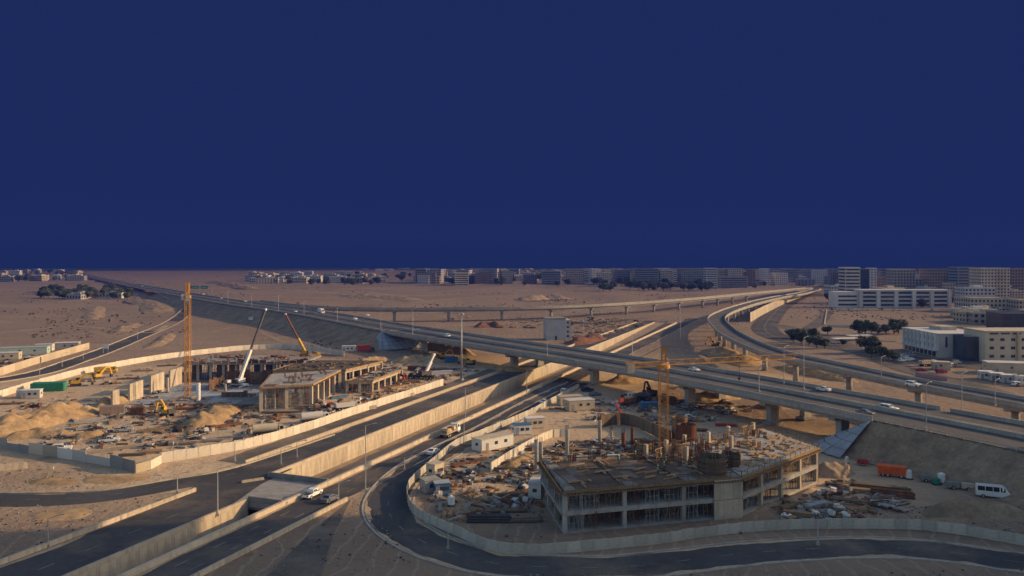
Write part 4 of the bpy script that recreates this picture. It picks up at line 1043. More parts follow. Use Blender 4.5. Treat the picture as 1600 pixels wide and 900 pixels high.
for x, y in ((28, 168), (33, 172), (38, 177), (44, 180), (50, 186), (57, 190), (36, 166), (48, 176)): MB().box((x, y, 9.2), (.7, .7, 2.9), an).build('upper_column', CONCL, bld)
for i in range(14):
    x = random.uniform(26, 56); y = 160+(x-26)*.9+random.uniform(-1, 5)
    if inpoly(x, y, roofA) or inpoly(x, y, roofB): o = obj('scaffold_frame', random.choice(SHT), bld); o.location = (x, y, 7.9); o.rotation_euler = (0, 0, an+random.choice((0, 1.57))); o.scale = (.9, 1, .8)
rebar(bld, [(45, 165), (60, 180), (60, 194), (44, 182)], 26, 7.8, .8, 1.8)
rebar(bld, [(7, 165), (26, 168.5), (26, 166), (8, 163)], 12, 7.75, .8, 1.6)
# blank concrete wall panels at the kink of the front
a, b = lerp2(FL, FM, .835), lerp2(FL, FM, 1.0); an = math.atan2(FM[1]-FL[1], FM[0]-FL[0]); nx, ny = math.sin(an), -math.cos(an)
for i in range(3):
    for z0, z1 in ((.0, 3.72), (3.78, 7.5)):
        c = lerp2(a, b, (i+.5)/3); MB().box((c[0]+nx*.42, c[1]+ny*.42, (z0+z1)/2), (math.hypot(b[0]-a[0], b[1]-a[1])/3-.05, .3, z1-z0-.04), an).build('wall_panel', CONCL, bld)
# plywood roof decking sheets
random.seed(11)
ux = Vector((FM[0]-FL[0], FM[1]-FL[1], 0)).normalized(); uy = Vector((-ux.y, ux.x, 0))
shm = MB().box((0, 0, 0), (2.36, 4.7, .05)).mesh('plywood_sheet', PLY); shm2 = MB().box((0, 0, 0), (2.36, 4.7, .05)).mesh('plywood_sheet', mat('grey_plywood', (.17, .145, .12), .8, .25, .3, 3, .1, rnd=.25))
for i in range(18):
    for j in range(9):
        c = Vector((*FL, 0)) + ux*(1.4+i*2.4) + uy*(2.2+j*4.75)
        if all(inpoly(c.x+dx, c.y+dy, shrink(roofA, .02)) for dx, dy in ((-1.3, -1.3), (1.3, 1.3), (-1.3, 1.3), (1.3, -1.3))):
            o = obj('plywood_sheet', shm if (i*7+j*3) % 5 else shm2, bld); o.location = (c.x, c.y, 7.80+random.uniform(0, .03)); o.rotation_euler = (0, 0, an+random.uniform(-.01, .01))
uq = Vector((FR[0]-FM[0], FR[1]-FM[1], 0)).normalized(); uw = Vector((-uq.y, uq.x, 0)); an2 = math.atan2(uq.y, uq.x)
pale = MB().box((0, 0, 0), (2.9, 3.6, .09)).mesh('roof_slab_panel', CONC)
for i in range(12):
    for j in range(7):
        c = Vector((*FM, 0)) + uq*(1.8+i*3.0) + uw*(2.2+j*3.75)
        if inpoly(c.x, c.y, shrink(roofB, .12)):
            o = obj('roof_panel', pale, bld); o.location = (c.x, c.y, 7.87+random.uniform(0, .05)); o.rotation_euler = (0, 0, an2+random.uniform(-.02, .02))
# lumber, stop boards and starter bars on the roof
mb = MB()
for i in range(6):
    pass
for k_, (poly, n) in enumerate(((roofA, 130), (roofB, 150))):
    xs = [p[0] for p in poly]; ys = [p[1] for p in poly]
    cnt = 0
    while cnt < n:
        x, y = random.uniform(min(xs), max(xs)), random.uniform(min(ys), max(ys))
        if not inpoly(x, y, shrink(poly, .1)): continue
        cnt += 1; r_ = random.random()
        if k_ == 0 and r_ > .45: continue
        mb.box((x, y, 8.0+random.uniform(0, .15)), (random.uniform(.8, 4), random.uniform(.12, .5), random.uniform(.1, .35)), (an if k_ == 0 else an2)+random.choice((0, 1.57, .3, -.2)))
tag(mb.build('loose_timber', TIMB, bld), kind='stuff')
for f in (.32, .66):   # dark construction joints across the deck
    a, b = lerp2(FL, FM, f), lerp2(BL, BM, f*.78+.05); a = lerp2(a, b, .03); b = lerp2(a, b, .9)
    m_ = lerp2(a, b, .5); MB().box((m_[0], m_[1], 7.96), (math.hypot(b[0]-a[0], b[1]-a[1]), .22, .22), math.atan2(b[1]-a[1], b[0]-a[0])).build('stop_board', TIMBD, bld)
# round formwork drums for lift cores
def drum(label, c, r, z0, z1, m, arc=(0, 2*math.pi), n=26):
    t = thing('core_formwork', label, 'formwork', (c[0], c[1], z0))
    me = MB().box((0, 0, (z1-z0)/2), (.1, 2*math.pi*r/n*.93, z1-z0)).box((.09, 0, (z1-z0)/2), (.1, .09, z1-z0)).mesh('plank', m)
    for i in range(n):
        a = arc[0]+(arc[1]-arc[0])*i/n; o = obj('plank', me, t); o.location = (r*math.cos(a), r*math.sin(a), random.uniform(-.1, .12)); o.rotation_euler = (0, 0, a)
    for z in (.6, (z1-z0)*.5, (z1-z0)-.5):
        mb = MB()
        for i in range(n): 
            a0 = arc[0]+(arc[1]-arc[0])*i/n; a1 = arc[0]+(arc[1]-arc[0])*(i+1)/n
            mb.bar(((r+.2)*math.cos(a0), (r+.2)*math.sin(a0), z), ((r+.2)*math.cos(a1), (r+.2)*math.sin(a1), z), .14)
        mb.build('waler', TIMBD, t)
    return t
g = G(1113, 737, 7.8); drum('large brown round timber formwork drum on the roof right of the crane', (g.x, g.y), 2.7, 7.92, 10.9, TIMBD)
g = G(1142, 728, 7.8); drum('smaller brown timber drum just right of the large drum on the roof', (g.x, g.y), 1.7, 7.94, 10.4, TIMBD, n=18)
g = G(1073, 700, 0); drum('rust-brown round core formwork directly right of the crane mast', (g.x, g.y), 2.4, .1, 6.2, RUST, n=20)
g = G(1062, 690, 0); drum('pale brown round formwork behind the rust-brown core', (g.x, g.y), 2.0, .1, 6.6, TIMB, n=18)
g = G(1007, 706, 0); drum('low round timber drum on the yard left of the crane mast', (g.x, g.y), 2.3, .1, 2.6, TIMB, n=18)

# column field behind the front wing
def column(label, px, py, h, r=.5, m=CONC, square=False):
    g = G(px, py); t = thing('concrete_column', label, 'column', g)
    if square: MB().box((0, 0, h/2), (r*2, r*2, h)).build('shaft', m, t)
    else: MB().tube((0, 0, 0), (0, 0, h), r, k=14).build('shaft', m, t, False)
    MB().box((0, 0, .2), (r*3.2, r*3.2, .5)).build('footing', CONCD, t)
    mb = MB()
    for i in range(8): a = i*math.pi/4; mb.bar((r*.7*math.cos(a), r*.7*math.sin(a), h-.1), (r*.7*math.cos(a), r*.7*math.sin(a), h+1.1), .05)
    tag(mb.build('starter_bars', RUST, t), kind='stuff')
for i, a in enumerate([('tall bare column leftmost behind the front wing, near its left corner', 838, 735, 7.2), ('tall bare column right beside the leftmost one behind the front wing', 845, 741, 7.4),
    ('bright round column left of the tallest one in the column field', 886, 712, 6.6), ('tallest bright round column at the left back of the column field', 937, 697, 6.8),
    ('rust-stained column left of the low round drum', 974, 704, 4.6, .55, RUST), ('rust-stained column immediately left of the crane mast', 988, 699, 5.2, .45, RUST),
    ('short bare column in front of the dark curved wall', 955, 690, 3.0)]): column(*a)
# yard slab and curved wall behind
ys = thing('yard_slab', 'low concrete slab under the column field behind the front wing', 'slab')
for i in range(6):
    for j in range(4):
        c = Vector((8+i*6.3, 174+j*6.6+i*1.1, 0))
        MB().box((c.x, c.y, .06+random.uniform(0, .05)), (6.1, 6.2, .2), .17).build('slab_bay', CONCD if (i+j) % 3 else CONC, ys)
cw_ = thing('curved_wall', 'dark curved formwork wall at the back of the column field', 'wall')
panels(cw_, smooth_pts(GP((938, 668), (965, 663), (995, 668), (1025, 682), (1050, 694)), 2), 1.6, 3.4, .3, TIMBD, 'formwork_panel', .05, .06)
# ------------------------------------------------------------------ left building under construction
lb = thing('concrete_frame_building', 'unfinished concrete deck on lit pillars at the near side of the left site', 'building')
N1, N2, N3, N4 = (-81, 259), (-66, 265.5), (-64, 299), (-86, 288)
pol = [N1, N2, N3, N4]
MB().prism(pol, -.1, .3).build('ground_slab', CONCD, lb); MB().prism(pol, 7.3, 7.7).build('roof_slab', CONC, lb)
for a, b, nb in ((N1, N2, 2), (N2, N3, 5), (N3, N4, 3), (N4, N1, 4)):
    an = math.atan2(b[1]-a[1], b[0]-a[0]); L = math.hypot(b[0]-a[0], b[1]-a[1]); nx, ny = math.sin(an), -math.cos(an); m_ = lerp2(a, b, .5)
    for i in range(nb):
        c = lerp2(a, b, max(i/nb, .01)); MB().box((c[0]-nx*.5, c[1]-ny*.5, 3.6), (1.1, 1.1, 7.4), an).build('column', CONCL, lb)
    mb = MB(); n = int(L/.7)
    for i in range(n):
        c = lerp2(a, b, (i+.5)/n); mb.box((c[0]+nx*.3, c[1]+ny*.3, 7.1+random.uniform(-.04, .04)), (.14, 1.3+random.uniform(-.2, .4), .22), an)
    tag(mb.build('formwork_joists', TIMB, lb), kind='stuff')
    MB().box((m_[0]+nx*.35, m_[1]+ny*.35, 7.5), (L, .1, .6), an).build('edge_form', TIMB, lb)
    for row in range(2):
        for i in range(int(L/4.2)):
            c = lerp2(a, b, (i+.5)/int(L/4.2)); d = 1.4+row*3; c = (c[0]-nx*d, c[1]-ny*d)
            if inpoly(c[0], c[1], pol):
                for z in (.3, 3.65):
                    o = obj('shoring_frame', random.choice(SH), lb); o.location = (c[0], c[1], z+.002); o.rotation_euler = (0, 0, an); o.scale = (1.1, 1, 1.05)
for i in range(4):
    for j in range(11):
        c = (-79+i*4.2+j*.55, 262.5+j*4.3+i*1.5)
        if inpoly(*c, shrink(pol, .1)):
            o = MB().box((0, 0, 0), (3.7, 3.9, .07)).build('roof_panel', CONC if (i*3+j) % 4 else TIMBD, lb); o.location = (c[0], c[1], 7.75+random.uniform(0, .05)); o.rotation_euler = (0, 0, .2)
def frame_block(root, poly, ztop, bays, roofm, colm=CONCL):
    MB().prism(poly, -.1, .3).build('ground_slab', CONCD, root); MB().prism(poly, ztop-.4, ztop).build('roof_slab', roofm, root)
    for (a, b), nb in zip(zip(poly, poly[1:]+poly[:1]), bays):
        an = math.atan2(b[1]-a[1], b[0]-a[0]); L = math.hypot(b[0]-a[0], b[1]-a[1]); nx, ny = math.sin(an), -math.cos(an); m_ = lerp2(a, b, .5)
        for i in range(nb):
            c = lerp2(a, b, max(i/nb, .012)); MB().box((c[0]-nx*.5, c[1]-ny*.5, (ztop-.4)/2), (1.0, 1.0, ztop-.4), an).build('column', colm, root)
        MB().box((m_[0]-nx*.3, m_[1]-ny*.3, ztop-.85), (L-1, .5, .9), an).build('edge_beam', colm, root)
        MB().box((m_[0]+nx*.25, m_[1]+ny*.25, ztop-.1), (L, .12, .7), an).build('edge_form', TIMB, root)
        for i in range(int(L/4.0)):
            c = lerp2(a, b, (i+.5)/int(L/4.0)); c = (c[0]-nx*1.8, c[1]-ny*1.8)
            o = obj('shoring_frame', random.choice(SH), root); o.location = (c[0], c[1], .302); o.rotation_euler = (0, 0, an); o.scale = (1.1, 1, (ztop-.75)/3.3)
            if random.random() < .45: MB().box((c[0]-nx*2, c[1]-ny*2, (ztop-.5)/2), (3.4, .2, ztop-.7), an).build('inner_wall', random.choice([TIMBD, RUST, CONCD, PLY]), root)
    mb = MB(); xs = [p[0] for p in poly]; ys = [p[1] for p in poly]
    for _ in range(90):
        x, y = random.uniform(min(xs), max(xs)), random.uniform(min(ys), max(ys))
        if inpoly(x, y, shrink(poly, .1)): mb.box((x, y, ztop+.2), (random.uniform(.6, 4), random.uniform(.15, .6), random.uniform(.15, .6)), random.uniform(0, 3))
    tag(mb.build('loose_timber', TIMBD, root), kind='stuff')
lb3 = thing('concrete_frame_building', 'middle concrete block with brown deck joined behind the near deck of the left site', 'building')
frame_block(lb3, [(-90, 303), (-63, 304), (-53, 329), (-86, 330)], 6.9, (5, 5, 4, 4), TIMBD)
lb4 = thing('concrete_frame_building', 'low grey concrete block right of the brown deck in the left site', 'building')
frame_block(lb4, [(-60, 292), (-51, 294), (-44, 322), (-52, 323)], 4.6, (2, 5, 2, 5), CONC)
lb2 = thing('concrete_frame_building', 'long brown formwork storey on a row of columns at the back of the left site', 'building')
pol2 = [(-131, 319), (-84, 322), (-82, 346), (-131, 346)]
MB().prism(pol2, -.1, .3).build('ground_slab', CONCD, lb2); MB().prism(pol2, 6.7, 7.2).build('roof_slab', CONC, lb2)
for i in range(10):
    x = -130.2+i*5.0
    for y in (320.3+i*.25, 333, 345.3): MB().box((x, y, 3.4), (.9, .9, 6.6)).build('column', CONC, lb2)
for i in range(11):
    for y in (322.2, 327): 
        for z in (.3, 3.4): o = obj('shoring_frame', random.choice(SH), lb2); o.location = (-128+i*4.2, y, z); o.scale = (1.1, 1, .95)
for i in range(16):
    hh = random.uniform(.3, 1.3)
    MB().box((-129+i*2.95, 319.2+i*.18, 7.2+hh/2), (2.7, .14, hh)).build('form_panel', random.choice([RUST, TIMBD, TIMB, PLY]), lb2)
mb = MB()
for i in range(110): mb.box((random.uniform(-130, -84), random.uniform(323, 345), 7.3+random.uniform(0, .5)), (random.uniform(.5, 4), random.uniform(.1, .5), random.uniform(.1, .7)), random.uniform(0, 3))
tag(mb.build('loose_timber', RUST, lb2), kind='stuff')
for i in range(9):
    if i % 3 != 1: MB().box((-127.5+i*5, 325.5, 3.3), (4.0, .3, 6.4)).build('inner_wall', [TIMBD, RUST, CONCD][i % 3], lb2)
rebar(lb2, [(-130, 320), (-85, 323), (-84, 345), (-130, 345)], 14, 7.2, .8, 1.8)
rebar(lb, shrink(pol, .15), 16, 7.7, .8, 2.0)
for i, (x, y, rz_, ln, hh, m, lab) in enumerate([(-100, 312, .05, 22, 5.6, TIMBD, 'dark formwork wall in front of the brown storey, left of the boom crane'), (-112, 304, 1.55, 14, 4.2, PLY, 'low dark formwork wall beside the slim crane base'), (-98, 284, .1, 9, 2.6, TIMBD, 'low dark formwork wall on the basement slab')]):
    t = thing('formwork_wall', lab, 'wall', (x, y, 0), rz_); n = int(ln/1.5)
    for j in range(n):
        h_ = hh*random.uniform(.8, 1.08); MB().box((-ln/2+(j+.5)*ln/n, random.uniform(-.1, .1), h_/2), (ln/n-.07, .18, h_)).build('formwork_panel', random.choice([m, m, TIMBD, RUST]), t)
    for j in range(0, n, 2): MB().bar((-ln/2+(j+.5)*ln/n, -2.0, .05), (-ln/2+(j+.5)*ln/n, -.12, hh*.75), .14).build('prop', TIMB, t)
    mb = MB()
    for zz in (.3, .6, .85): mb.box((0, -.2, hh*zz), (ln, .14, .16))
    mb.build('waler', TIMBD, t)
# rust-brown wall with props between the blocks
# tall lit basement wall panels
for i, (x, y0, y1, hh, lab) in enumerate([(-132, 265, 269.5, 5.5, 'nearest and lowest sunlit concrete wall panel left of the slim crane'), (-132, 277, 287, 6.2, 'second sunlit concrete wall panel from the sand ridge'), (-131, 291, 302, 6.6, 'widest sunlit concrete wall panel left of the slim crane'), (-130, 305, 316, 6.8, 'sunlit concrete wall panel directly left of the slim crane mast')]):
    t = thing('basement_wall', lab, 'wall', (x, (y0+y1)/2, 0)); L = y1-y0; n = max(1, int(L/3))
    for j in range(n): MB().box((random.uniform(-.04, .04), -L/2+(j+.5)*L/n, hh/2-.1), (.7, L/n-.06, hh)).build('wall_panel', CONCL, t)
    MB().box((-1.3, 0, 1.2), (2.2, .5, 2.6), 0, (.2, 1)).build('buttress', CONCL, t)
# basement slab with columns
bs = thing('yard_slab', 'blue-grey basement slab between the two blocks of the left site', 'slab')
for i in range(8):
    for j in range(6):
        MB().box((-126+i*6.0, 274+j*7.2, .05+random.uniform(0, .06)), (5.85, 7.0, .2), .03).build('slab_bay', random.choice([PAVED, CONCD, CONC]), bs)
for a in [('bright white round column in the open middle of the left site', 310, 627, 6.6, .7, WHITE), ('second white column behind the bright one in the left site', 335, 606, 4.0, .5, WHITE), ('small column beside the dark boom crane', 352, 612, 3.0, .45, CONC), ('leftmost grey column near the lit wall panels of the left site', 262, 614, 5.5, .5, CONCL)]: column(*a)

# ------------------------------------------------------------------ heaps of sand, spoil and rubble
def heap(label, ctrl, wd, h, m, name='sand_heap', cat='heap', seed=0, res=None):
    """ridge along a ground polyline, uneven crest"""
    pts = smooth_pts(ctrl, max(.7, wd/18)) ; n = len(pts); k = 24; mb = MB()
    for i, p in enumerate(pts):
        t_ = i/(n-1); env = min(1, math.sin(math.pi*min(max(t_, .0), 1))*1.7); d = pts[min(i+1, n-1)]-pts[max(i-1, 0)]; d.z = 0; d.normalize(); nn = Vector((d.y, -d.x, 0))
        for j in range(k+1):
            u = j/k*2-1; hh = h*env*max(0, 1-abs(u)**1.35)
            q = p + nn*(u*wd/2*(.35+.65*env)); nz_ = mnoise.noise((q.x/1.6, q.y/1.6, seed))*.28 + mnoise.noise((q.x/5, q.y/5, seed+9))*.6
            mb.v.append((q.x, q.y, max(-.15, hh*(1+nz_)-.12)))
    for i in range(n-1):
        for j in range(k): a = i*(k+1)+j; mb.f.append((a, a+1, a+k+2, a+k+1))
    o = mb.build(name, m, None, True); return tag(o, label, cat)
for i, a in enumerate([
    ('long lit orange sand ridge at the left edge of the left site', GP((-30, 685), (30, 668), (80, 655), (120, 645), (150, 637)), 16, 3.9),
    ('low rough sand heap in front of the long orange ridge', GP((0, 690), (40, 682), (80, 680), (120, 678)), 9, 1.8),
    ('small rough sand heap right of the low one beside the silver pickup', GP((110, 684), (140, 682), (165, 678)), 6, 1.5),
    ('big pale sand heap in the middle front of the left site', GP((296, 676), (320, 660), (345, 645), (372, 636)), 13, 3.0),
    ('sand bank beside the lit panels of the left site', GP((150, 640), (175, 630), (200, 622)), 8, 2.6),
    ('sand heap beyond the slab at the back of the left site', GP((500, 590), (530, 575), (560, 570)), 12, 2.5),
    ('flat grey spoil heap beside the parked machinery before the viaduct', GP((620, 568), (650, 563), (690, 566)), 14, 2.6),
    ('grey gravel heap below the paved slope left of the viaduct', GP((560, 570), (585, 564), (610, 562)), 10, 2.4),
    ('lit orange sand bank under the viaduct right of the main road', GP((950, 600), (985, 595), (1010, 590), (1020, 585)), 14, 2.5),
    ('lit orange sand bank under the viaduct left of the last pier', GP((1085, 628), (1120, 622), (1150, 618)), 12, 3.0),
    ('low orange sand bank right of the last pier before the paved slope', GP((1190, 640), (1225, 634), (1260, 636)), 12, 2.2),
    ('sunlit sand bank seen through the left piers of the viaduct', GP((640, 540), (690, 545), (740, 556)), 12, 3.0),
    ('sand bank beside the second pier of the viaduct', GP((750, 570), (790, 578), (830, 580)), 8, 1.6),
    ('sandy mound inside the loop ramp', GP((1090, 548), (1120, 550), (1150, 560), (1170, 572)), 22, 3.0),
    ('long low sandy bank between viaduct and loop ramp', GP((1210, 572), (1250, 580), (1300, 590), (1340, 598)), 12, 2.2),
    ('small sand heap behind the inner white panels', GP((790, 738), (815, 722), (832, 714)), 6, 1.8),
    ('dark spoil heap at the right edge of the foreground yard', GP((1450, 812), (1500, 800), (1560, 802), (1620, 812)), 9, 2.2, SOIL),
    ('dark spoil bank at the lower right beside the fence', GP((1440, 822), (1475, 818), (1510, 818)), 5, 1.2, SOIL),
    ('grey earth bank behind the timber yard at the right end of the building', GP((1280, 745), (1305, 738), (1335, 738)), 9, 2.6, SOIL),
    ('flat earth strip along the right front of the building', GP((1170, 800), (1230, 785), (1285, 760)), 4, .9, SOIL),
    ('rubble bank on the sandy verge in the left foreground', GP((40, 752), (80, 752), (120, 757)), 7, .5),
    ('rough earth bank on the verge below the left fence', GP((130, 745), (180, 750), (240, 742)), 8, .6),
    ('low earth bank on the shaded sand left of the foreground road', GP((40, 815), (90, 806), (150, 800)), 9, .4),
    ('curved dark berm on the open desert beside the grove', GP((205, 468), (235, 474), (250, 483), (238, 490)), 34, 2.2, SOIL),
    ('long dark berm right of the curving ramp road', GP((225, 545), (250, 535), (268, 520)), 11, 1.3, SOIL),
    ('scrubby berm on the open desert left of the curving ramp road', GP((182, 520), (195, 512), (215, 505)), 16, 1.3, SOIL),
    ('scrubby berm on the desert near the centre of the open plain', GP((145, 500), (148, 485), (152, 478)), 18, 1.4, SOIL),
    ('far low berm crossing the sandy plain beyond the flyover', GP((530, 462), (600, 466), (660, 470)), 40, 3.0, SOIL),
    ('far dark bank at the edge of the sandy plain right of centre', GP((815, 470), (850, 466), (890, 468)), 40, 4.0, SOIL),
    ('thin dark berm beside the highway at the upper left', GP((330, 440), (360, 446), (400, 452)), 40, 4.0, SOIL),
]):
    heap(a[0], a[1], a[2], a[3], a[4] if len(a) > 4 else HEAP, 'sand_heap' if len(a) < 5 else 'earth_bank', 'heap', i)

# ------------------------------------------------------------------ stacks and site goods
def stack(label, px, py, rz, ln, n, rows, m, name='timber_stack', cat='timber stack', sz=(.3, .22), z=0.0, loose=.08):
    t = thing(name, label, cat, G(px, py, z), rz); me = MB().box((0, 0, 0), (ln, sz[0]*.93, sz[1]*.93)).mesh('beam', m)
    for r_ in range(rows):
        for i in range(n):
            o = obj('beam', me, t); o.location = (random.uniform(-1, 1)*ln*.05, (i-(n-1)/2)*sz[0], sz[1]*(r_+.5)+.15); o.rotation_euler = (0, 0, random.uniform(-1, 1)*loose*.3)
    for x in (-ln*.35, ln*.35): MB().box((x, 0, .07), (.2, n*sz[0], .16)).build('bearer', TIMBD, t)
    return t
def pipes(label, px, py, rz, ln, n, r, m):
    t = thing('pipe_stack', label, 'pipes', G(px, py), rz); me = MB().tube((-ln/2, 0, 0), (ln/2, 0, 0), r, k=10).mesh('pipe', m); row = n; z = r; k_ = 0
    while row > 0 and k_ < 3:
        for i in range(row): o = obj('pipe', me, t); o.location = (random.uniform(-.3, .3), (i-(row-1)/2)*2*r*1.02, z+.02)
        z += 1.73*r; row -= 1; k_ += 1
    return t
def cabin(label, px, py, rz, dim, m, roofm=None, name='site_cabin', cat='cabin', z=0.0, win=2):
    lx, ly, lz = dim; t = thing(name, label, cat, G(px, py, z), rz)
    MB().box((0, 0, lz/2+.15), (lx, ly, lz)).build('body', m, t)
    MB().box((0, 0, lz+.22), (lx+.25, ly+.25, .14)).build('roof', roofm or m, t)
    d = MB().box((-lx*.33, -ly/2-.03, 1.2), (.9, .06, 2.0)).build('door', GREYR, t); MB().box((-lx*.33+.3, -ly/2-.08, 1.2), (.1, .06, .06)).build('handle', DSTEEL, d)
    for i in range(win): MB().box((lx*(-.05+.3*i), -ly/2-.03, lz*.62), (1.0, .06, .8)).build('window', BGLASS, t)
    for sg in (-1, 1): MB().box((sg*(lx/2+.03), 0, lz*.62), (.06, .9, .7)).build('window', BGLASS, t)
    for x in (-lx*.4, lx*.4): MB().box((x, 0, .07), (.3, ly*.9, .16)).build('skid', DSTEEL, t)
    return t
def container(label, px, py, rz, m, dim=(6.0, 2.4, 2.5)):
    lx, ly, lz = dim; t = thing('shipping_container', label, 'container', G(px, py), rz)
    MB().box((0, 0, lz/2+.1), (lx, ly, lz)).build('body', m, t); me = MB().box((0, 0, lz/2+.1), (.16, ly+.08, lz*.9)).mesh('corrugation', m)
    for i in range(int(lx/.7)): o = obj('corrugation', me, t); o.location = (-lx/2+.5+i*.7, 0, 0)
    for sg in (-1, 1): d = MB().box((lx/2+.03, sg*ly/4, lz/2+.1), (.07, ly/2-.06, lz-.15)).build('door', m, t); MB().box((lx/2+.09, sg*.3, lz/2), (.05, .05, lz-.4)).build('lock_bar', STEEL, d)
    return t
random.seed(5)
for a in [
    # right foreground timber yard
    ('dark long timber stack at the back of the right timber yard', 1375, 765, -.42, 11, 6, 4, TIMBD), ('brown timber stack in front of the dark long stack in the right yard', 1342, 768, -.42, 7, 5, 3, TIMB),
    ('thin lumber pile second from the front of the right timber yard', 1335, 785, -.42, 9, 5, 2, TIMBD), ('flat brown lumber pile in the centre of the right timber yard', 1320, 795, -.42, 8, 6, 2, TIMB),
    ('blue-grey formwork beam stack at the left of the right timber yard', 1275, 792, .5, 6, 6, 3, PAVED), ('pale timber stack nearest the fence in the right timber yard', 1250, 806, -.42, 6, 5, 3, TIMB),
    ('grey beam stack with white straps in the right timber yard', 1296, 802, .55, 5, 6, 3, CONCD), ('short timber stack at the right front of the right timber yard', 1318, 806, .2, 3, 6, 3, TIMB),
    ('single layer of planks at the far right of the right timber yard', 1385, 783, -.4, 8, 5, 1, TIMBD), ('lone rail-like beams lying right of the timber yard', 1372, 792, -.42, 8, 3, 1, RUST),
    ('dark plank pile near the earth bank in the right timber yard', 1310, 760, -.4, 5, 5, 3, TIMBD), ('stepped board stack against the building in the right timber yard', 1240, 780, .55, 7, 5, 2, TIMBD),
    ('low board pile near the lower right fence', 1480, 803, -.3, 7, 5, 1, TIMBD), ('small board pile left of the low one near the lower right fence', 1465, 797, -.3, 4, 4, 1, TIMBD),
    # left of the right building
    ('long dark beam stack left of the front wing', 790, 800, .05, 8, 5, 2, TIMBD), ('second dark beam stack behind the long one left of the front wing', 785, 785, .05, 7, 5, 2, TIMBD),
    ('rust beam stack behind the inner white panels', 745, 722, 1.0, 7, 4, 2, RUST), ('grey beam frame pile between fence and inner white panels', 728, 738, 1.0, 7, 4, 2, CONCD), ('reddish scrap beams by the curved fence', 718, 728, .9, 5, 5, 2, RUST),
    ('dark lumber pile close to the left side of the front wing', 822, 815, .1, 6, 5, 2, TIMBD), ('plank pile at the foot of the left corner of the front wing', 800, 775, .1, 6, 4, 2, TIMBD),
    # right yard behind
    ('rust plank stack right of the crane mast on the shaded yard', 1085, 672, -.35, 7, 6, 2, RUST), ('grey plank stack behind the rust one right of the crane mast', 1060, 664, -.35, 6, 6, 1, CONCD), ('red beam stack on the yard before the last viaduct pier', 1135, 666, -.2, 6, 5, 2, RED),
    ('planks piled on the column field slab at its left', 905, 704, -.5, 7, 6, 2, TIMB), ('planks piled between the tallest column and the rust columns', 955, 700, -.5, 6, 5, 2, TIMBD), ('white boards stacked left of the low drum', 962, 714, .1, 5, 5, 2, PALE), ('pale boards on the column field near the bright columns', 912, 716, .1, 4, 5, 2, TAN), ('dark boards stacked behind the low round drum', 1005, 690, -.5, 6, 6, 2, TIMBD),
    # left site
    ('long dark steel beam stack in the middle of the left site yard', 590, 602, .95, 22, 4, 3, DSTEEL), ('rust beam stack beside the long dark steel beams', 603, 606, .95, 16, 5, 2, RUST), ('pale timber stack right of the long dark steel beams', 622, 606, .9, 9, 6, 3, TIMB), ('mixed timber stack at the right end of the left yard', 640, 598, .3, 7, 6, 3, TIMBD),
    ('grey board stack in front of the orange sand ridge', 112, 672, .5, 12, 7, 1, CONC), ('pale board stack right of the grey board stack by the orange ridge', 145, 660, .55, 11, 7, 1, CONC), ('dark beam stack left of the big pale sand heap', 272, 668, .85, 20, 4, 3, TIMBD), ('rust beam stack right of the big pale sand heap', 345, 668, .8, 12, 5, 3, RUST),
    ('grey plank stack beside the basement slab edge of the left site', 385, 652, .15, 12, 5, 2, CONCD), ('long plank stack along the near edge of the basement slab', 440, 645, .12, 12, 5, 2, TIMBD), ('brown plank stack behind the excavator in the left site', 232, 640, .4, 9, 6, 2, TIMBD), ('rust rebar-like stack in the left site before the basement slab', 270, 632, .2, 8, 6, 2, RUST), ('second rust stack right of the bright white column', 292, 640, .3, 7, 6, 2, RUST),
    ('timber stack just inside the left fence corner', 235, 708, .4, 5, 5, 3, TIMB), ('dark timber stack left of the corner stack behind the hoarding', 207, 712, .2, 6, 5, 2, TIMBD), ('thin dark stack on the sand before the left fence', 292, 695, .3, 4, 4, 2, TIMBD), ('dark stack right of the thin stack before the left fence', 332, 690, .3, 5, 5, 2, CONCD),
    ('timber stack right of the near deck of the left site', 530, 622, .8, 7, 5, 3, BLUE), ('reddish timber stack in front of the near deck of the left site', 512, 632, .4, 6, 5, 2, RED), ('planks beside the white tank lorry', 478, 652, .5, 6, 5, 2, TIMB),
    ('plank stack behind the far left fence line beside the tan tipper', 200, 592, .3, 8, 5, 2, TIMBD), ('second plank stack along the far left fence line', 222, 580, .3, 8, 5, 2, TIMB), ('dark stack along the far left fence line nearest the slim crane', 262, 572, .3, 8, 5, 2, TIMBD),
    ('flat plank stack at the left edge of the left site', 15, 632, .3, 8, 5, 2, TIMBD), ('steel beam stack under the viaduct before the second pier', 700, 578, .2, 12, 4, 2, DSTEEL),
]: stack(*a)
for a in [('grey steel pipes stacked beside the high mast', 690, 585, .4, 9, 5, .3, STEEL), ('brown pipes stacked in the shade before the viaduct', 655, 578, -.3, 10, 5, .35, RUST), ('rusty pipe stack at the right of the timber yard', 1395, 775, -.42, 8, 4, .25, RUST), ('dark pipes left of the front wing by the curved fence', 765, 815, .0, 8, 4, .25, DSTEEL)]: pipes(*a)
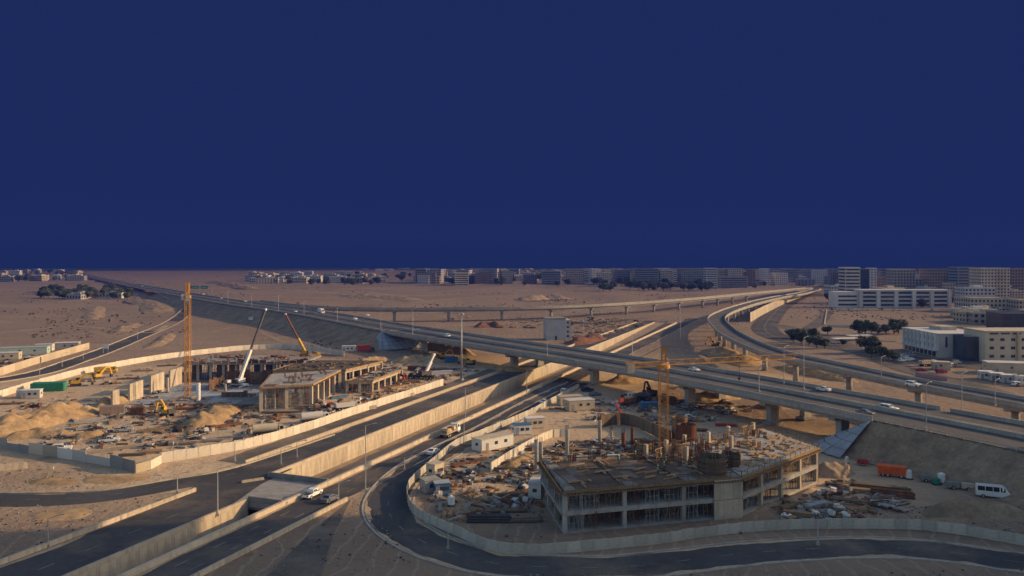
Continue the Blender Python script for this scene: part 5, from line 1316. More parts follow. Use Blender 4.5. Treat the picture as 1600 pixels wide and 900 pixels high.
for a in [
    ('long tan roofed site cabin behind the main road fence', 770, 700, .75, (11, 4, 3), PALE, TAN), ('pale roofed cabin right of the blue tarpaulin near the main road', 905, 640, .35, (9, 4.5, 3.2), CREAM, PALE), ('second pale cabin behind the roofed one near the main road', 890, 632, .35, (8, 3.5, 2.8), CREAM, TAN),
    ('small cabin with a blue roof beside the column field', 815, 678, .3, (5, 3, 2.6), PALE, BLUE), ('white cabin left of the blue-roofed one', 835, 668, .3, (5.5, 3, 2.8), CREAM, PALE),
    ('tall narrow pale cabin inside the curved fence', 680, 748, .9, (3, 2.6, 3.4), CREAM, TAN), ('grey square cabin at the left end inside the curved fence', 672, 768, .5, (3.5, 3, 2.6), GREYR, CONC), ('blue-grey cabin right of the grey square cabin', 690, 772, .3, (3.2, 2.6, 2.4), BLUE, PAVED), ('white cabin with dark base left of the front wing', 838, 775, 1.4, (5, 2.6, 3.0), PALE, PALE),
    ('white cabin at the left edge of the far left site fence', 50, 622, .2, (6, 3, 2.8), PALE, WHITE), ('pale cabin in the shade by the red lorry', 545, 548, .1, (7, 3, 2.8), PALE, PALE),
]: cabin(*a)
for a in [('green tarpaulin-coloured container at the far left fence', 76, 610, .25, GREEN, (11, 4.5, 3.0)), ('white container in front of the green one at the left', 42, 620, .2, PALE), ('rust container beside the mixer under the viaduct', 1040, 632, .3, RUST), ('blue container in the shade beside the crane mast', 1015, 640, .2, BLUE), ('brown container lying on sand behind the lit panels of the left site', 175, 645, .4, BROWNR, (7, 3, 2.5)), ('small rusty container right of the brown one in the left site', 215, 648, .2, RUST, (4, 2.5, 2.2)), ('blue container under the viaduct near the second pier', 705, 566, .1, BLUE)]: container(*a)
# tanks, blocks
def watertank(label, px, py, r, h, m):
    t = thing('water_tank', label, 'tank', G(px, py)); MB().tube((0, 0, .3), (0, 0, .3+h), r, r*.96, 14).build('barrel', m, t, False); MB().tube((0, 0, .3+h), (0, 0, .55+h), r*.9, r*.3, 14).build('lid', m, t)
    MB().box((0, 0, .15), (r*2, r*2, .3)).build('stand', DSTEEL, t)
for a in [('white water tank on the haul road right of the orange skip', 1420, 748, .7, 1.6, WHITE), ('white water tank further right below the embankment', 1471, 755, .8, 1.8, WHITE), ('dark water tank beside the far right white tank', 1463, 757, .8, 1.0, GREEN), ('small white drum at the foot of the paved slope', 1323, 724, .45, 1.2, WHITE), ('white tank left of the front wing by the curved fence', 705, 790, .7, 1.5, WHITE)]: watertank(*a)
def compressor(label, px, py, rz, m):
    t = thing('site_compressor', label, 'compressor', G(px, py), rz); MB().box((0, 0, .95), (2.6, 1.4, 1.0), 0, (.9, .85)).build('hood', m, t); MB().bar((1.3, 0, .55), (2.6, 0, .4), .12).build('tow_bar', DSTEEL, t)
    for y in (-.75, .75): wheel(t, 0, y, .38, .2)
for a in [('tan wheeled compressor left of the minibus', 1512, 766, -.3, TAN), ('grey wheeled compressor second left of the minibus', 1488, 764, -.2, CONCD), ('small grey compressor at the foot of the right embankment', 1446, 752, -.3, CONCD), ('red compressor left of the orange skip', 1348, 727, -.4, RED), ('yellow compressor beside the sand in the left site', 262, 647, .4, YELL), ('dark compressor by the fence corner in the left site', 372, 692, .5, DSTEEL)]: compressor(*a)
# precast concrete blocks
for i, a in enumerate([('pale precast slab on sand at the left edge below the hoarding', 8, 735, .5, (9, .6, 1.6)), ('broken concrete slab on sand below the hoarding', 75, 733, .3, (2.4, 1.2, .5)), ('pale concrete slab beside the slab stack in the left site yard', 575, 640, .6, (6, .8, 1.2)), ('long pale precast beam beside the frontage fence', 628, 620, .6, (10, 1.0, 1.1)), ('pale precast block pile by the sign post left of the main road', 672, 606, .6, (5, 1.4, 1.0)), ('pale kerb blocks at the corner of the underpass cross slab', 395, 752, .6, (5, .6, .6))]):
    t = thing('precast_block', a[0], 'concrete block', G(a[1], a[2]), a[3]); MB().box((0, 0, a[4][2]/2-.05), a[4], 0, (.95, .85)).build('block', CONCL, t); MB().box((0, 0, a[4][2]), (.3, .12, .12)).build('lifting_eye', DSTEEL, t)
# piles of mixed building materials, each piece a part
PIECES = [MB().box((0, 0, 0), d).mesh('piece', m) for m in (TIMB, TIMBD, RUST, CONCD, CONC, DSTEEL, PALE, PLY) for d in ((3.4, .25, .18), (1.8, .9, .35), (1.2, 1.1, .9), (4.6, .18, .14))]
def piles(fmt, spots, n_piece=(9, 15)):
    for i, (px, py) in enumerate(sorted(spots)):
        g = G(px, py); rz = random.uniform(0, 3.1); t = thing('material_pile', fmt % ordw(i), 'materials', g, rz, 'piles of mixed building materials'); r_ = random.uniform(1.3, 2.8); pal = random.sample(PIECES, 6)
        for j in range(random.randint(*n_piece)):
            o = obj('piece', random.choice(pal), t); d = r_*random.random()**.6; a = random.uniform(0, 6.28)
            o.location = (d*math.cos(a)*1.4, d*math.sin(a)*.8, .25+max(0, (1-d/r_))*1.3*random.random()); o.rotation_euler = (random.uniform(-.25, .25), random.uniform(-.2, .2), random.gauss(0, .35))
def rnd_in(poly, n):
    xs = [p[0] for p in poly]; ys = [p[1] for p in poly]; out = []
    while len(out) < n:
        x, y = random.uniform(min(xs), max(xs)), random.uniform(min(ys), max(ys))
        if inpoly(x, y, poly): out.append((x, y))
    return out
random.seed(77)
piles('pile of mixed materials in the left half of the left site, %s from the left', rnd_in([(30, 628), (170, 592), (290, 570), (300, 690), (200, 708), (60, 692)], 30))
piles('pile of mixed materials in the right half of the left site, %s from the left', rnd_in([(300, 640), (420, 648), (520, 600), (640, 590), (600, 622), (400, 686), (300, 690)], 36))
piles('pile of mixed materials in the yard before the viaduct, %s from the left', rnd_in([(560, 566), (640, 556), (760, 580), (700, 600), (570, 590)], 22))
piles('pile of mixed materials inside the curved fence, %s from the left', rnd_in([(655, 758), (760, 712), (835, 700), (842, 800), (760, 825), (690, 815)], 24))
piles('pile of mixed materials in the column field, %s from the left', rnd_in([(858, 706), (900, 688), (1050, 688), (1020, 710), (900, 712)], 24))
piles('pile of mixed materials under the viaduct, %s from the left', rnd_in([(880, 650), (960, 606), (1060, 610), (1190, 640), (1100, 660), (900, 660)], 24))
piles('pile of mixed materials around the right timber yard, %s from the left', rnd_in([(1215, 800), (1300, 755), (1410, 765), (1420, 790), (1330, 815), (1230, 815)], 15))
piles('pile of mixed materials beyond the viaduct, %s from the left', rnd_in([(760, 505), (850, 500), (960, 495), (1040, 500), (900, 535), (820, 520)], 26))
piles('pile of mixed materials beside the mint shed at the left edge, %s from the left', rnd_in([(0, 560), (60, 552), (130, 548), (60, 566), (0, 578)], 10))
# rubble and small debris
def debris(label, name, boxes, pts_fn, n, zf=0.0):
    mb = MB()
    for _ in range(n):
        c = pts_fn()
        if c is None: continue
        s_ = random.uniform(.25, 1.25); mb.box((c[0], c[1], s_*.2+zf), (s_*random.uniform(.6, 4.5), s_*random.uniform(.3, .9), s_*random.uniform(.3, .7)), random.uniform(0, 3.14), (random.uniform(.6, 1), random.uniform(.6, 1)))
    return tag(mb.build(name, boxes), label, 'debris', kind='stuff')
def in_px(poly):
    xs = [p[0] for p in poly]; ys = [p[1] for p in poly]
    def f():
        for _ in range(30):
            x, y = random.uniform(min(xs), max(xs)), random.uniform(min(ys), max(ys))
            if inpoly(x, y, poly): g = G(x, y); return (g.x, g.y)
    return f
areas = ['the whole left site', 'the busy middle of the left site', 'the yard before the viaduct', 'the yard inside the curved fence', 'the column field', 'the right timber yard', 'the shaded yard under the viaduct', 'the ground below the thin flyover', 'the ground beside the grey block']
for area, (poly, n) in zip(areas, (([(20, 625), (170, 585), (300, 560), (520, 575), (640, 600), (420, 690), (200, 715), (60, 690), (0, 660)], 200), ([(150, 640), (300, 620), (420, 640), (380, 660), (240, 660)], 170), ([(560, 560), (700, 575), (700, 600), (560, 625)], 160), ([(660, 745), (760, 700), (840, 690), (845, 800), (700, 820)], 130), ([(850, 708), (900, 690), (1050, 690), (1050, 712), (900, 714)], 220), ([(1200, 790), (1330, 750), (1420, 770), (1340, 815), (1230, 815)], 90), ([(860, 640), (1050, 600), (1180, 640), (1060, 670)], 130), ([(560, 480), (700, 500), (900, 520), (1080, 500), (800, 495)], 160), ([(850, 520), (960, 495), (1000, 510), (900, 540)], 220))):
    for m, f in ((TIMB, .4), (CONCD, .35), (RUST, .25)):
        debris('small %s scattered over %s' % ({'timber': 'timber offcuts', 'weathered_concrete': 'grey rubble bits', 'rusty_steel': 'rusty scraps'}[m.name], area), 'site_debris', m, in_px(poly), int(n*f*2))
# reddish rubbish heap and grey cabin building behind the viaduct
heap('reddish rubble heap behind the viaduct right of the grey block', GP((890, 540), (915, 533), (940, 527)), 16, 3.0, RUST, 'rubble_heap', 'heap', 71)
heap('reddish scrap heap behind the left piers of the thin flyover', GP((745, 512), (765, 508), (785, 511)), 12, 2.4, RUST, 'rubble_heap', 'heap', 72)
p = G(872, 531); t = thing('grey_block_house', 'grey boxy four-storey site block with windows on its right side', 'building', (p.x, p.y+5, 0), .12)
MB().box((-2, 0, 6.2), (11.5, 12, 12.6)).build('wall', mat('light_grey_render', (.46, .455, .45), .85, .12, .2, 2., .08), t); MB().box((5.2, 0, 5.9), (3.4, 11.4, 12.0)).build('stair_wall', PALE, t); MB().box((-2, 0, 12.7), (12.2, 12.6, .5)).build('roof', CONCD, t)
for i in range(4):
    for j in range(3): MB().box((6.93, -3.8+j*3.4, 2.2+i*2.7), (.08, 1.4, 1.3)).build('window', BGLASS, t)
    MB().box((5.2, -5.74, 2.2+i*2.7), (1.3, .08, 1.2)).build('window', BGLASS, t)
MB().box((-2, -6.03, 1.2), (1.2, .08, 2.3)).build('door', DSTEEL, t)
# gantry sign over the highway
p = G(300, 460, 7); t = thing('sign_gantry', 'green highway sign gantry behind the slim crane at the upper left', 'sign', (p.x+8, p.y, 7))
for x in (-16, 14): MB().box((x, 0, 4), (.6, .6, 8)).build('post', STEEL, t)
MB().box((-1, 0, 8), (31, .5, .6)).build('beam', STEEL, t)
for x, wd in ((-5, 10), (6, 8)): s_ = MB().box((x, -.4, 8), (wd, .15, 3.2)).build('sign_panel', SIGNG, t); MB().box((x, -.5, 8), (wd*.7, .04, .5)).build('text_bar', WHITE, s_)
# two small signs
for lab, px, py, hh in (('white notice board on posts beside the curving ramp road', 165, 552, 4.5), ('white board at the foot of the dark left embankment', 392, 505, 5)):
    p = G(px, py); t = thing('notice_board', lab, 'sign', p)
    for x in (-1.2, 1.2): MB().box((x, 0, hh/2), (.15, .15, hh)).build('post', STEEL, t)
    MB().box((0, -.1, hh-1), (3.2, .1, 2.2)).build('board', WHITE, t)

# ------------------------------------------------------------------ workers in hi-vis vests by the crane
def person_meshes():
    def skin(vs_, es, rs):
        me = bpy.data.meshes.new('b'); me.from_pydata(vs_, es, []); o = bpy.data.objects.new('b', me); col.objects.link(o)
        md = o.modifiers.new('s', 'SKIN'); sd = o.modifiers.new('d', 'SUBSURF'); sd.levels = 1
        for i, r_ in enumerate(rs): me.skin_vertices[0].data[i].radius = (r_, r_)
        me.skin_vertices[0].data[0].use_root = True
        bpy.context.view_layer.update(); dg = bpy.context.evaluated_depsgraph_get(); m2 = bpy.data.meshes.new_from_object(o.evaluated_get(dg)); bpy.data.objects.remove(o); return m2
    V = [(0, 0, .95), (0, 0, 1.2), (0, 0, 1.42), (0, 0, 1.52), (0, 0, 1.66), (-.11, 0, .9), (-.13, .06, .5), (-.14, 0, .08), (-.14, .14, .04), (.11, 0, .9), (.14, -.04, .5), (.15, -.1, .08), (.15, .06, .04), (-.21, 0, 1.4), (-.28, .05, 1.12), (-.22, .25, .98), (.21, 0, 1.4), (.29, .04, 1.12), (.25, .22, .96)]
    E = [(0, 1), (1, 2), (2, 3), (3, 4), (0, 5), (5, 6), (6, 7), (7, 8), (0, 9), (9, 10), (10, 11), (11, 12), (2, 13), (13, 14), (14, 15), (2, 16), (16, 17), (17, 18)]
    Rr = [.15, .15, .16, .06, .1, .1, .075, .055, .05, .1, .075, .055, .05, .07, .05, .04, .07, .05, .04]
    body = skin(V, E, Rr); body.materials.append(TROUS)
    vest = MB().tube((0, 0, .95), (0, 0, 1.25), .215, .215, 12).tube((0, 0, 1.25), (0, 0, 1.46), .215, .19, 12).mesh('vest', VEST)
    helm = MB().tube((0, 0, 1.68), (0, 0, 1.74), .15, .135, 12).tube((0, 0, 1.74), (0, 0, 1.82), .135, .06, 12).tube((0, .06, 1.675), (0, .06, 1.69), .16, .16, 12).mesh('helmet', HELM)
    face = MB().tube((0, .02, 1.56), (0, .02, 1.68), .085, .11, 10).mesh('head', SKIN)
    return body, vest, helm, face
pb = person_meshes()
for i, (px, py, z, lab) in enumerate([(1026, 716, 7.85, 'left of the group by the crane mast'), (1033, 722, 7.85, 'second from the left in the group by the crane mast'), (1041, 727, 7.85, 'right of the group by the crane mast'), (1038, 735, 7.85, 'in front of the group by the crane mast'), (1028, 741, 7.85, 'alone before the group, on the roof deck'), (967, 725, 7.85, 'alone on the dark plywood deck of the front wing'), (1081, 728, 7.85, 'beside the large round drum on the roof'), (993, 718, 7.85, 'near the back edge of the dark plywood deck')]):
    t = thing('person', 'worker in hi-vis vest ' + lab, 'person', G(px, py, z), random.uniform(0, 6.28), 'workers on the roof deck')
    for nm, me in zip(('body', 'vest', 'helmet', 'head'), pb): obj(nm, me, t)
# ------------------------------------------------------------------ trees
def leaf_crown(seed, rx, rz, n, leaf, m, lobes):
    rnd = random.Random(seed); mb = MB(); cs = []
    for i in range(lobes):
        a = rnd.uniform(0, 6.28); r_ = rnd.uniform(.15, .62)*rx; cs.append((Vector((r_*math.cos(a), r_*math.sin(a), rnd.uniform(-.5, .55)*rz)), rnd.uniform(.32, .55)*rx))
    for i in range(n):
        c, r_ = rnd.choice(cs); d = Vector((rnd.gauss(0, 1), rnd.gauss(0, 1), rnd.gauss(0, 1))).normalized(); p = c + d*r_*rnd.uniform(.55, 1.08); p.z *= rz/rx if rz < rx else 1
        s_ = leaf*rnd.uniform(.6, 1.4); u = Vector((rnd.gauss(0, 1), rnd.gauss(0, 1), rnd.gauss(0, .6))).normalized()*s_; v = u.cross(Vector((rnd.gauss(0, 1), rnd.gauss(0, 1), rnd.gauss(0, 1)))).normalized()*s_*.7
        mb.quad(p-u, p-v, p+u, p+v)
    return mb.mesh('crown', m)
def trunk_mesh(h, r, seed):
    rnd = random.Random(seed); mb = MB().tube((0, 0, -.2), (.1, 0, h*.6), r, r*.7, 8)
    for i in range(5):
        a = i*1.26+rnd.uniform(-.3, .3); mb.tube((.1, 0, h*rnd.uniform(.45, .6)), (math.cos(a)*h*.4, math.sin(a)*h*.4, h*rnd.uniform(.9, 1.2)), r*.5, r*.15, 6)
    return mb.mesh('trunk', BARK)
TP = []
for i in range(5):
    t = thing('broadleaf_tree', 'x', 'tree'); obj('trunk', trunk_mesh(3.2, .25, i), t); c = obj('crown', leaf_crown(i, 3.6, 3.0, 1500, .36, LEAF if i % 2 else LEAF2, 9+i), t); c.location = (0, 0, 3.5); TP.append(t)
tused = [False]*5
def tree(px, py, s_, label, group, k_=None, pos=None):
    k_ = random.randrange(5) if k_ is None else k_
    o = place(TP[k_], tused[k_], pos or G(px, py), random.uniform(0, 6.28), label, group, (s_*random.uniform(.9, 1.15), s_*random.uniform(.9, 1.15), s_)); tused[k_] = True; return o
random.seed(21)
# right-hand clump beside the city road
for i, (px, py, s_) in enumerate([(1240, 535, 1.05), (1252, 538, 1.2), (1264, 540, 1.1), (1276, 544, 1.15), (1288, 545, .9), (1270, 530, 1.1), (1236, 528, .9), (1250, 529, 1.0)]): tree(px, py, s_, 'bushy tree in the clump beside the right loop ramp, %s planted' % ordw(i) if False else 'bushy dark tree of the clump by the loop ramp, %s' % ['leftmost of the front row', 'second in the front row', 'middle of the front row', 'fourth in the front row', 'rightmost of the front row', 'right one of the back row', 'left one of the back row', 'middle one of the back row'][i], 'trees in the clump by the loop ramp')
for i, (px, py, s_) in enumerate([(1293, 523, .9), (1342, 523, 1.5), (1352, 524, 1.6), (1362, 524, 1.4), (1371, 523, .8), (1385, 523, 1.1), (1397, 522, 1.6), (1404, 521, 1.5), (1358, 552, 1.5), (1368, 550, 1.0), (1362, 560, 1.0), (1376, 556, .9), (1388, 562, .8), (1396, 564, .7), (1318, 540, .6)]): tree(px, py, s_, 'green tree before the sandy lot left of the white building, %s from the left' % ordw(i), 'trees around the sandy lot')
# dark grove at upper left
order = sorted([(random.uniform(62, 205), random.uniform(455, 469)) for _ in range(64)])
for i, (px, py) in enumerate(order):
    if py > 463 + 0 and px < 80: py = 466
    tree(px, min(py, 470), random.uniform(1.0, 1.9), 'dark tree of the desert grove at the upper left, %s from its left end' % ordw(i), 'trees of the desert grove')
order = sorted([(random.uniform(0, 110), random.choice((428, 431, 436, 440)) + random.uniform(-1, 1)) for _ in range(26)])
for i, (px, py) in enumerate(order): tree(px, py, random.uniform(1.2, 2.2), 'tree among the far houses at the upper left corner, %s from the left' % ordw(i), 'trees among the far left houses')
order = sorted([(random.uniform(400, 1000), random.uniform(430, 447)) for _ in range(110)] + [(random.uniform(940, 1110), random.uniform(449, 456)) for _ in range(34)])
for i, (px, py) in enumerate(order): tree(px, py, random.uniform(1.3, 2.4), 'far dark tree along the edge of the town, %s from the left' % ordw(i), 'trees along the town edge')
for i, (px, py) in enumerate([(1506, 483), (1519, 486), (1498, 478), (1484, 476), (1180, 452), (1195, 448), (1296, 470), (1303, 476), (1555, 495), (1440, 482)]): tree(px, py, random.uniform(1.2, 1.7), 'dark tree among the towers on the right, %s planted counting by row' % ordw(i) if False else 'dark tree by the towers, %s' % ['left of the beige block', 'before the beige block', 'right of the long white building', 'at the right end of the long white building', 'left of the far flyover end', 'right of the far flyover end', 'by the left end of the long white building', 'below the left end of the long white building', 'left of the dark glass block', 'before the middle of the long white building'][i], 'trees at the foot of the towers')

# ------------------------------------------------------------------ buildings of the town
def block(name, label, x, y, wx, wy, h, m, rz=0.0, fl=3.4, cols=None, trim=None, style='grid', group=None, cat='building', penthouse=True):
    t = thing(name, label, cat, (x, y, 0), rz, group); fl_n = max(1, int(h/fl)); tm = trim or m
    MB().box((0, 0, h/2-.3), (wx, wy, h+.6)).build('wall', m, t)
    mb = MB()
    for sx, sy, dx, dy in ((0, -wy/2+.2, wx+.5, .5), (0, wy/2-.2, wx+.5, .5), (-wx/2+.2, 0, .5, wy-.6), (wx/2-.2, 0, .5, wy-.6)): mb.box((sx, sy, h+.4), (dx, dy, 1.0))
    mb.build('parapet', tm, t)
    if penthouse: MB().box((wx*.1, wy*.1, h+1.4), (wx*.3, wy*.35, 2.6)).build('roof_room', tm, t)
    mb = MB(); fh = h/fl_n; nc = cols or max(2, int(wx/3.4)); nd = max(2, int(wy/3.6))
    for i in range(fl_n):
        zc = (i+.55)*fh
        if style == 'band':
            mb.box((0, -wy/2-.04, zc), (wx*.92, .12, fh*.45)); mb.box((-wx/2-.04, 0, zc), (.12, wy*.9, fh*.45)); mb.box((wx/2+.04, 0, zc), (.12, wy*.9, fh*.45))
        else:
            for j in range(nc): mb.box((-wx/2+(j+.5)*wx/nc, -wy/2-.03, zc), (wx/nc*.5, .12, fh*.5))
            for j in range(nd):
                mb.box((-wx/2-.03, -wy/2+(j+.5)*wy/nd, zc), (.12, wy/nd*.45, fh*.5)); mb.box((wx/2+.03, -wy/2+(j+.5)*wy/nd, zc), (.12, wy/nd*.45, fh*.5))
    tag(mb.build('windows', BGLASS, t), kind='stuff')
    if style == 'fin':
        for j in range(nc+1): MB().box((-wx/2+j*wx/nc, -wy/2-.5, h/2), (.7, 1.0, h)).build('fin', tm, t)
    if style == 'balcony':
        me = MB().box((0, -wy/2-.7, 0), (wx*.35, 1.4, .9)).mesh('balcony', tm)
        for i in range(1, fl_n): o = obj('balcony', me, t); o.location = (wx*.18, 0, i*fh)
    return t
def tower(label, px0, px1, pyb, pyt, m, trim=None, style='grid', depth=20, rz=0.0, cols=None, name='tower_block', fl=3.4):
    Y = FPX*CH/(pyb-HZ); x0, x1 = (px0-800)*Y/FPX, (px1-800)*Y/FPX; h = CH-(pyt-HZ)*Y/FPX
    return block(name, label, (x0+x1)/2, Y+depth/2, (x1-x0), depth, h, m, rz, fl, cols, trim, style, cat='tower' if h > 22 else 'building', penthouse=False)
for a in [
    ('broad grey slab block at the centre of the far skyline', 990, 1030, 449, 422, GREYR, None, 'band', 40), ('cream corner block right of the broad grey slab block', 1032, 1049, 449, 424, CREAM, None, 'grid', 30),
    ('dark glazed tower left of the white striped tower', 1064, 1099, 449, 420.5, GREYR, None, 'grid', 30), ('white and dark striped tower at the middle of the skyline', 1104, 1121, 452, 420, PALE, None, 'band', 22),
    ('low grey block right of the white striped tower', 1124, 1169, 450, 433, GREYR, None, 'band', 26), ('pale tower behind the low grey block', 1138, 1157, 442, 420, CREAM, None, 'grid', 26), ('narrow brown tower right of the low grey block', 1172, 1180, 447, 421, BROWNR, None, 'grid', 22), ('slim pale tower left of the far flyover end', 1192, 1202, 446, 420, PALE, None, 'grid', 22),
    ('grey tower pair left half at the centre skyline', 958, 986, 443, 422, GREYR, None, 'band', 30), ('pale cube block left of the grey slab block', 935, 955, 444, 426, CREAM, None, 'grid', 26),
    ('white tower with dark window columns at the left of the right-hand towers', 1321, 1344, 474, 420, PALE, None, 'band', 18), ('dark glass tower beside the white tower with window columns', 1346, 1358, 460, 420.5, BGLASS, GREYR, 'band', 18), ('slim white tower right of the dark glass tower', 1360, 1370, 456, 420, PALE, None, 'grid', 16), ('low reddish house block between the slim white tower and the pale tower', 1372, 1396, 455, 434, BROWNR, None, 'grid', 20),
    ('pale tower with many small windows above the long white building', 1397, 1430, 462, 420, CREAM, None, 'grid', 22), ('low cream block right of the pale many-windowed tower', 1430, 1446, 462, 435, CREAM, None, 'grid', 20), ('broad brown tower near the right edge of the skyline', 1452, 1495, 463, 420.5, BROWNR, None, 'balcony', 24), ('blue-grey banded tower right of the broad brown tower', 1497, 1522, 466, 420, mat('blue_render', (.24, .26, .30), .8, .1, .2, 2, .05), None, 'band', 22), ('beige tower with dark square windows near the right edge', 1533, 1578, 470, 420, CREAM, None, 'balcony', 24), ('brown tower cut by the right edge', 1581, 1640, 464, 421, BROWNR, None, 'grid', 24), ('grey tower behind the slim white tower', 1376, 1392, 446, 421, GREYR, None, 'band', 22),
    ('low beige block at the foot of the right towers', 1516, 1590, 488, 467, TAN, None, 'grid', 26), ('low tan block at the right edge below the towers', 1592, 1660, 490, 470, TAN, None, 'grid', 26), ('dark glass block at the right edge above the cream building', 1568, 1640, 516, 490, BGLASS, GREYR, 'band', 20),
]: tower(*a)
# long white building
Y = FPX*CH/(481-HZ); x0, x1 = (1345-800)*Y/FPX, (1484-800)*Y/FPX
t = thing('long_office_building', 'long low white office building with dark window bays before the right towers', 'building', ((x0+x1)/2, Y+8, 0)); Lw = x1-x0
MB().box((0, 0, 8.2), (Lw, 15, 17)).build('wall', PALE, t); MB().box((0, 0, 17.1), (Lw+.8, 15.8, .8)).build('roof', WHITE, t); MB().box((-Lw/2-12, 2, 7.5), (24, 16, 15.6)).build('wing', PALE, t)
for i in range(5):
    xb = -Lw/2+Lw*(i+.5)/5
    for f in range(4): MB().box((xb, -7.55, 2.8+f*3.9), (Lw/5*.72, .2, 2.2)).build('window_band', BGLASS, t)
for i in range(6): MB().box((-Lw/2+Lw*i/5, -7.9, 8.6), (3.2, 1.2, 17.2)).build('pier', PALE, t)
for f in range(3): MB().box((-Lw/2-12, -6.05, 3+f*4), (18, .16, 1.8)).build('window_band', BGLASS, t)
# fin-fronted white building
t = thing('fin_office_building', 'white office building with slanted fins and dark windows on its left face', 'building', (222, 414, 0), 0)
MB().box((0, 0, 5.6), (24, 36, 11.6)).build('wall', PALE, t); MB().box((0, 0, 11.55), (24.8, 36.8, .5)).build('roof', PALE, t); MB().box((3, 6, 12.6), (8, 12, 2)).build('roof_room', CREAM, t)
for i in range(9):
    MB().box((-12.5, -16+i*4, 7.2), (1.1, .7, 8.4), 0, (1.2, 1)).build('fin', WHITE, t)
    if i < 8:
        for f in range(2): MB().box((-12.04, -14+i*4, 5.6+f*3.4), (.12, 1.9, 1.8)).build('window', BGLASS, t)
        MB().box((-12.04, -14+i*4, 1.6), (.12, 3.0, 2.6)).build('shop_window', BGLASS, t)
for i in range(3): MB().box((-8+i*8, -18.04, 7.6), (1.0, .12, 5.2)).build('window', BGLASS, t)
MB().box((-13.2, 0, 3.3), (2.6, 36, .3)).build('canopy', PALE, t)
# cream building at the right edge
t = thing('cream_office_building', 'cream building with rows of small dark windows at the right edge', 'building', (243, 386, 0))
MB().box((0, 0, 7), (42, 18, 14.6)).build('wall', CREAM, t); MB().box((0, 0, 14.5), (42.6, 18.6, .7)).build('parapet', CREAM, t); MB().box((-6, -9.5, 7), (.8, 1.2, 14)).build('pilaster', TAN, t)
for f in range(3):
    for i in range(8): MB().box((-18+i*5, -9.05, 3+f*3.9), (1.9, .16, 1.3)).build('window', BGLASS, t)
for i in range(7): MB().box((-17+i*5.4, -9.05, 13.6), (4.0, .16, .7)).build('clerestory', BGLASS, t)
MB().box((-24, 2, 5.8), (5.6, 12, 11.6)).build('link_block', BGLASS, t)
# white huts at the right
for i, (px, py, wd) in enumerate([(1540, 592, 5), (1557, 595, 5), (1577, 598, 6), (1600, 600, 7)]):
    cabin('small white hut in the row at the right edge, %s from the left' % ordw(i), px, py, -.25, (wd, 4, 3.0), PALE, PALE)
cabin('flat-roofed tan shed behind the white huts at the right edge', 1580, 583, -.25, (20, 8, 4.5), TAN, PALE, 'storage_shed', 'shed', 0, 3)
cabin('small tan shed beside the parked cars on the right lot', 1470, 577, -.3, (7, 5, 3.2), TAN, TAN, 'storage_shed', 'shed', 0, 1)
for i, (px, py) in enumerate([(1320, 537), (1342, 532)]):
    t = thing('shade_canopy', 'white %s parking canopy before the trees on the right' % ['near', 'far'][i], 'canopy', G(px, py), .2)
    MB().box((0, 0, 3.1), (15, 5.5, .25)).build('roof', WHITE, t)
    for x in (-7, -2.3, 2.3, 7):
        for y in (-2.4, 2.4): MB().box((x, y, 1.5), (.2, .2, 3.1)).build('post', STEEL, t)
hp2 = thing('site_hoarding', 'pinkish hoarding strip beside the parked cars on the right lot', 'fence')
panels(hp2, GP((1430, 588), (1480, 596)), 3.0, 1.8, .1, mat('pink_hoarding', (.42, .26, .26), .8, .2, .4, 3, .05), 'panel', .06, .05)
# sandy lot with kerb on the right, and retaining wall by the city road
lotp = GP((1288, 508), (1292, 484), (1500, 487), (1552, 512))
tag(wall_mesh(MB(), lotp + [lotp[0]], .5, 1.0).build('kerb', CONCL), kind='structure')
bw = thing('boundary_wall', 'long cream retaining wall beside the upper end of the loop ramp', 'wall')
panels(bw, smooth_pts(GP((1172, 503), (1195, 490), (1225, 475), (1252, 464)), 8), 8.0, 7.0, .5, CONCL, 'wall_panel', .1)
# cabins left
for i, (px, py, lab, m, dm) in enumerate([(38, 553, 'pale mint low shed behind the boundary wall at the left edge', mat('mint_render', (.40, .46, .40), .8, .15, .3, 2, .05), (22, 7, 3.6)), (70, 548, 'small white shed behind the boundary wall, right of the mint shed', PALE, (8, 6, 3.4)), (105, 545, 'grey shed behind the right end of the boundary wall', GREYR, (12, 6, 3.4)), (10, 561, 'tan shed at the left edge behind the boundary wall', TAN, (12, 6, 3.2)), (52, 567, 'dark shed close behind the boundary wall', DSTEEL, (7, 4, 2.6))]):
    cabin(lab, px, py, .3, dm, m, PALE if i else None, 'storage_shed', 'shed', 0, 2)
# far houses
random.seed(33)
def houses(zone, n, x0, x1, y0, y1, lab, hmin=6, hmax=12):
    L = sorted((random.uniform(x0, x1), random.uniform(y0, y1)) for _ in range(n))
    pool = []
    for i, (px, py) in enumerate(L):
        g = G(px, py); m = random.choice([CREAM, PALE, CREAM, TAN, GREYR, PALE]); wx = random.uniform(14, 30); wy = random.uniform(12, 20); h = random.uniform(hmin, hmax)
        h = min(h, CH-(421-HZ)*g.y/FPX)
        if i >= 8:
            o = copy_tree(random.choice(pool)); o.location = (g.x, g.y, 0); o.rotation_euler = (0, 0, random.uniform(-.3, .3)); s_ = random.uniform(.8, 1.25); o.scale = (s_*random.uniform(.8, 1.2), s_, random.uniform(.8, 1.1)*(min(1, h/8)))
        else:
            o = block('town_house', 'x', g.x, g.y, wx, wy, max(h, 5), m, random.uniform(-.3, .3), 3.3, style='grid', cat='house'); pool.append(o)
        o['label'] = lab % ordw(i); o['group'] = 'houses of the ' + zone
houses('centre town', 150, 655, 1000, 424, 440, 'far house in the centre town beyond the plain, %s from the left')
houses('left town', 42, 385, 600, 429, 443, 'far house in the town left of centre, %s from the left')
houses('left corner', 16, 0, 125, 425, 442, 'far house at the upper left corner, %s from the left')
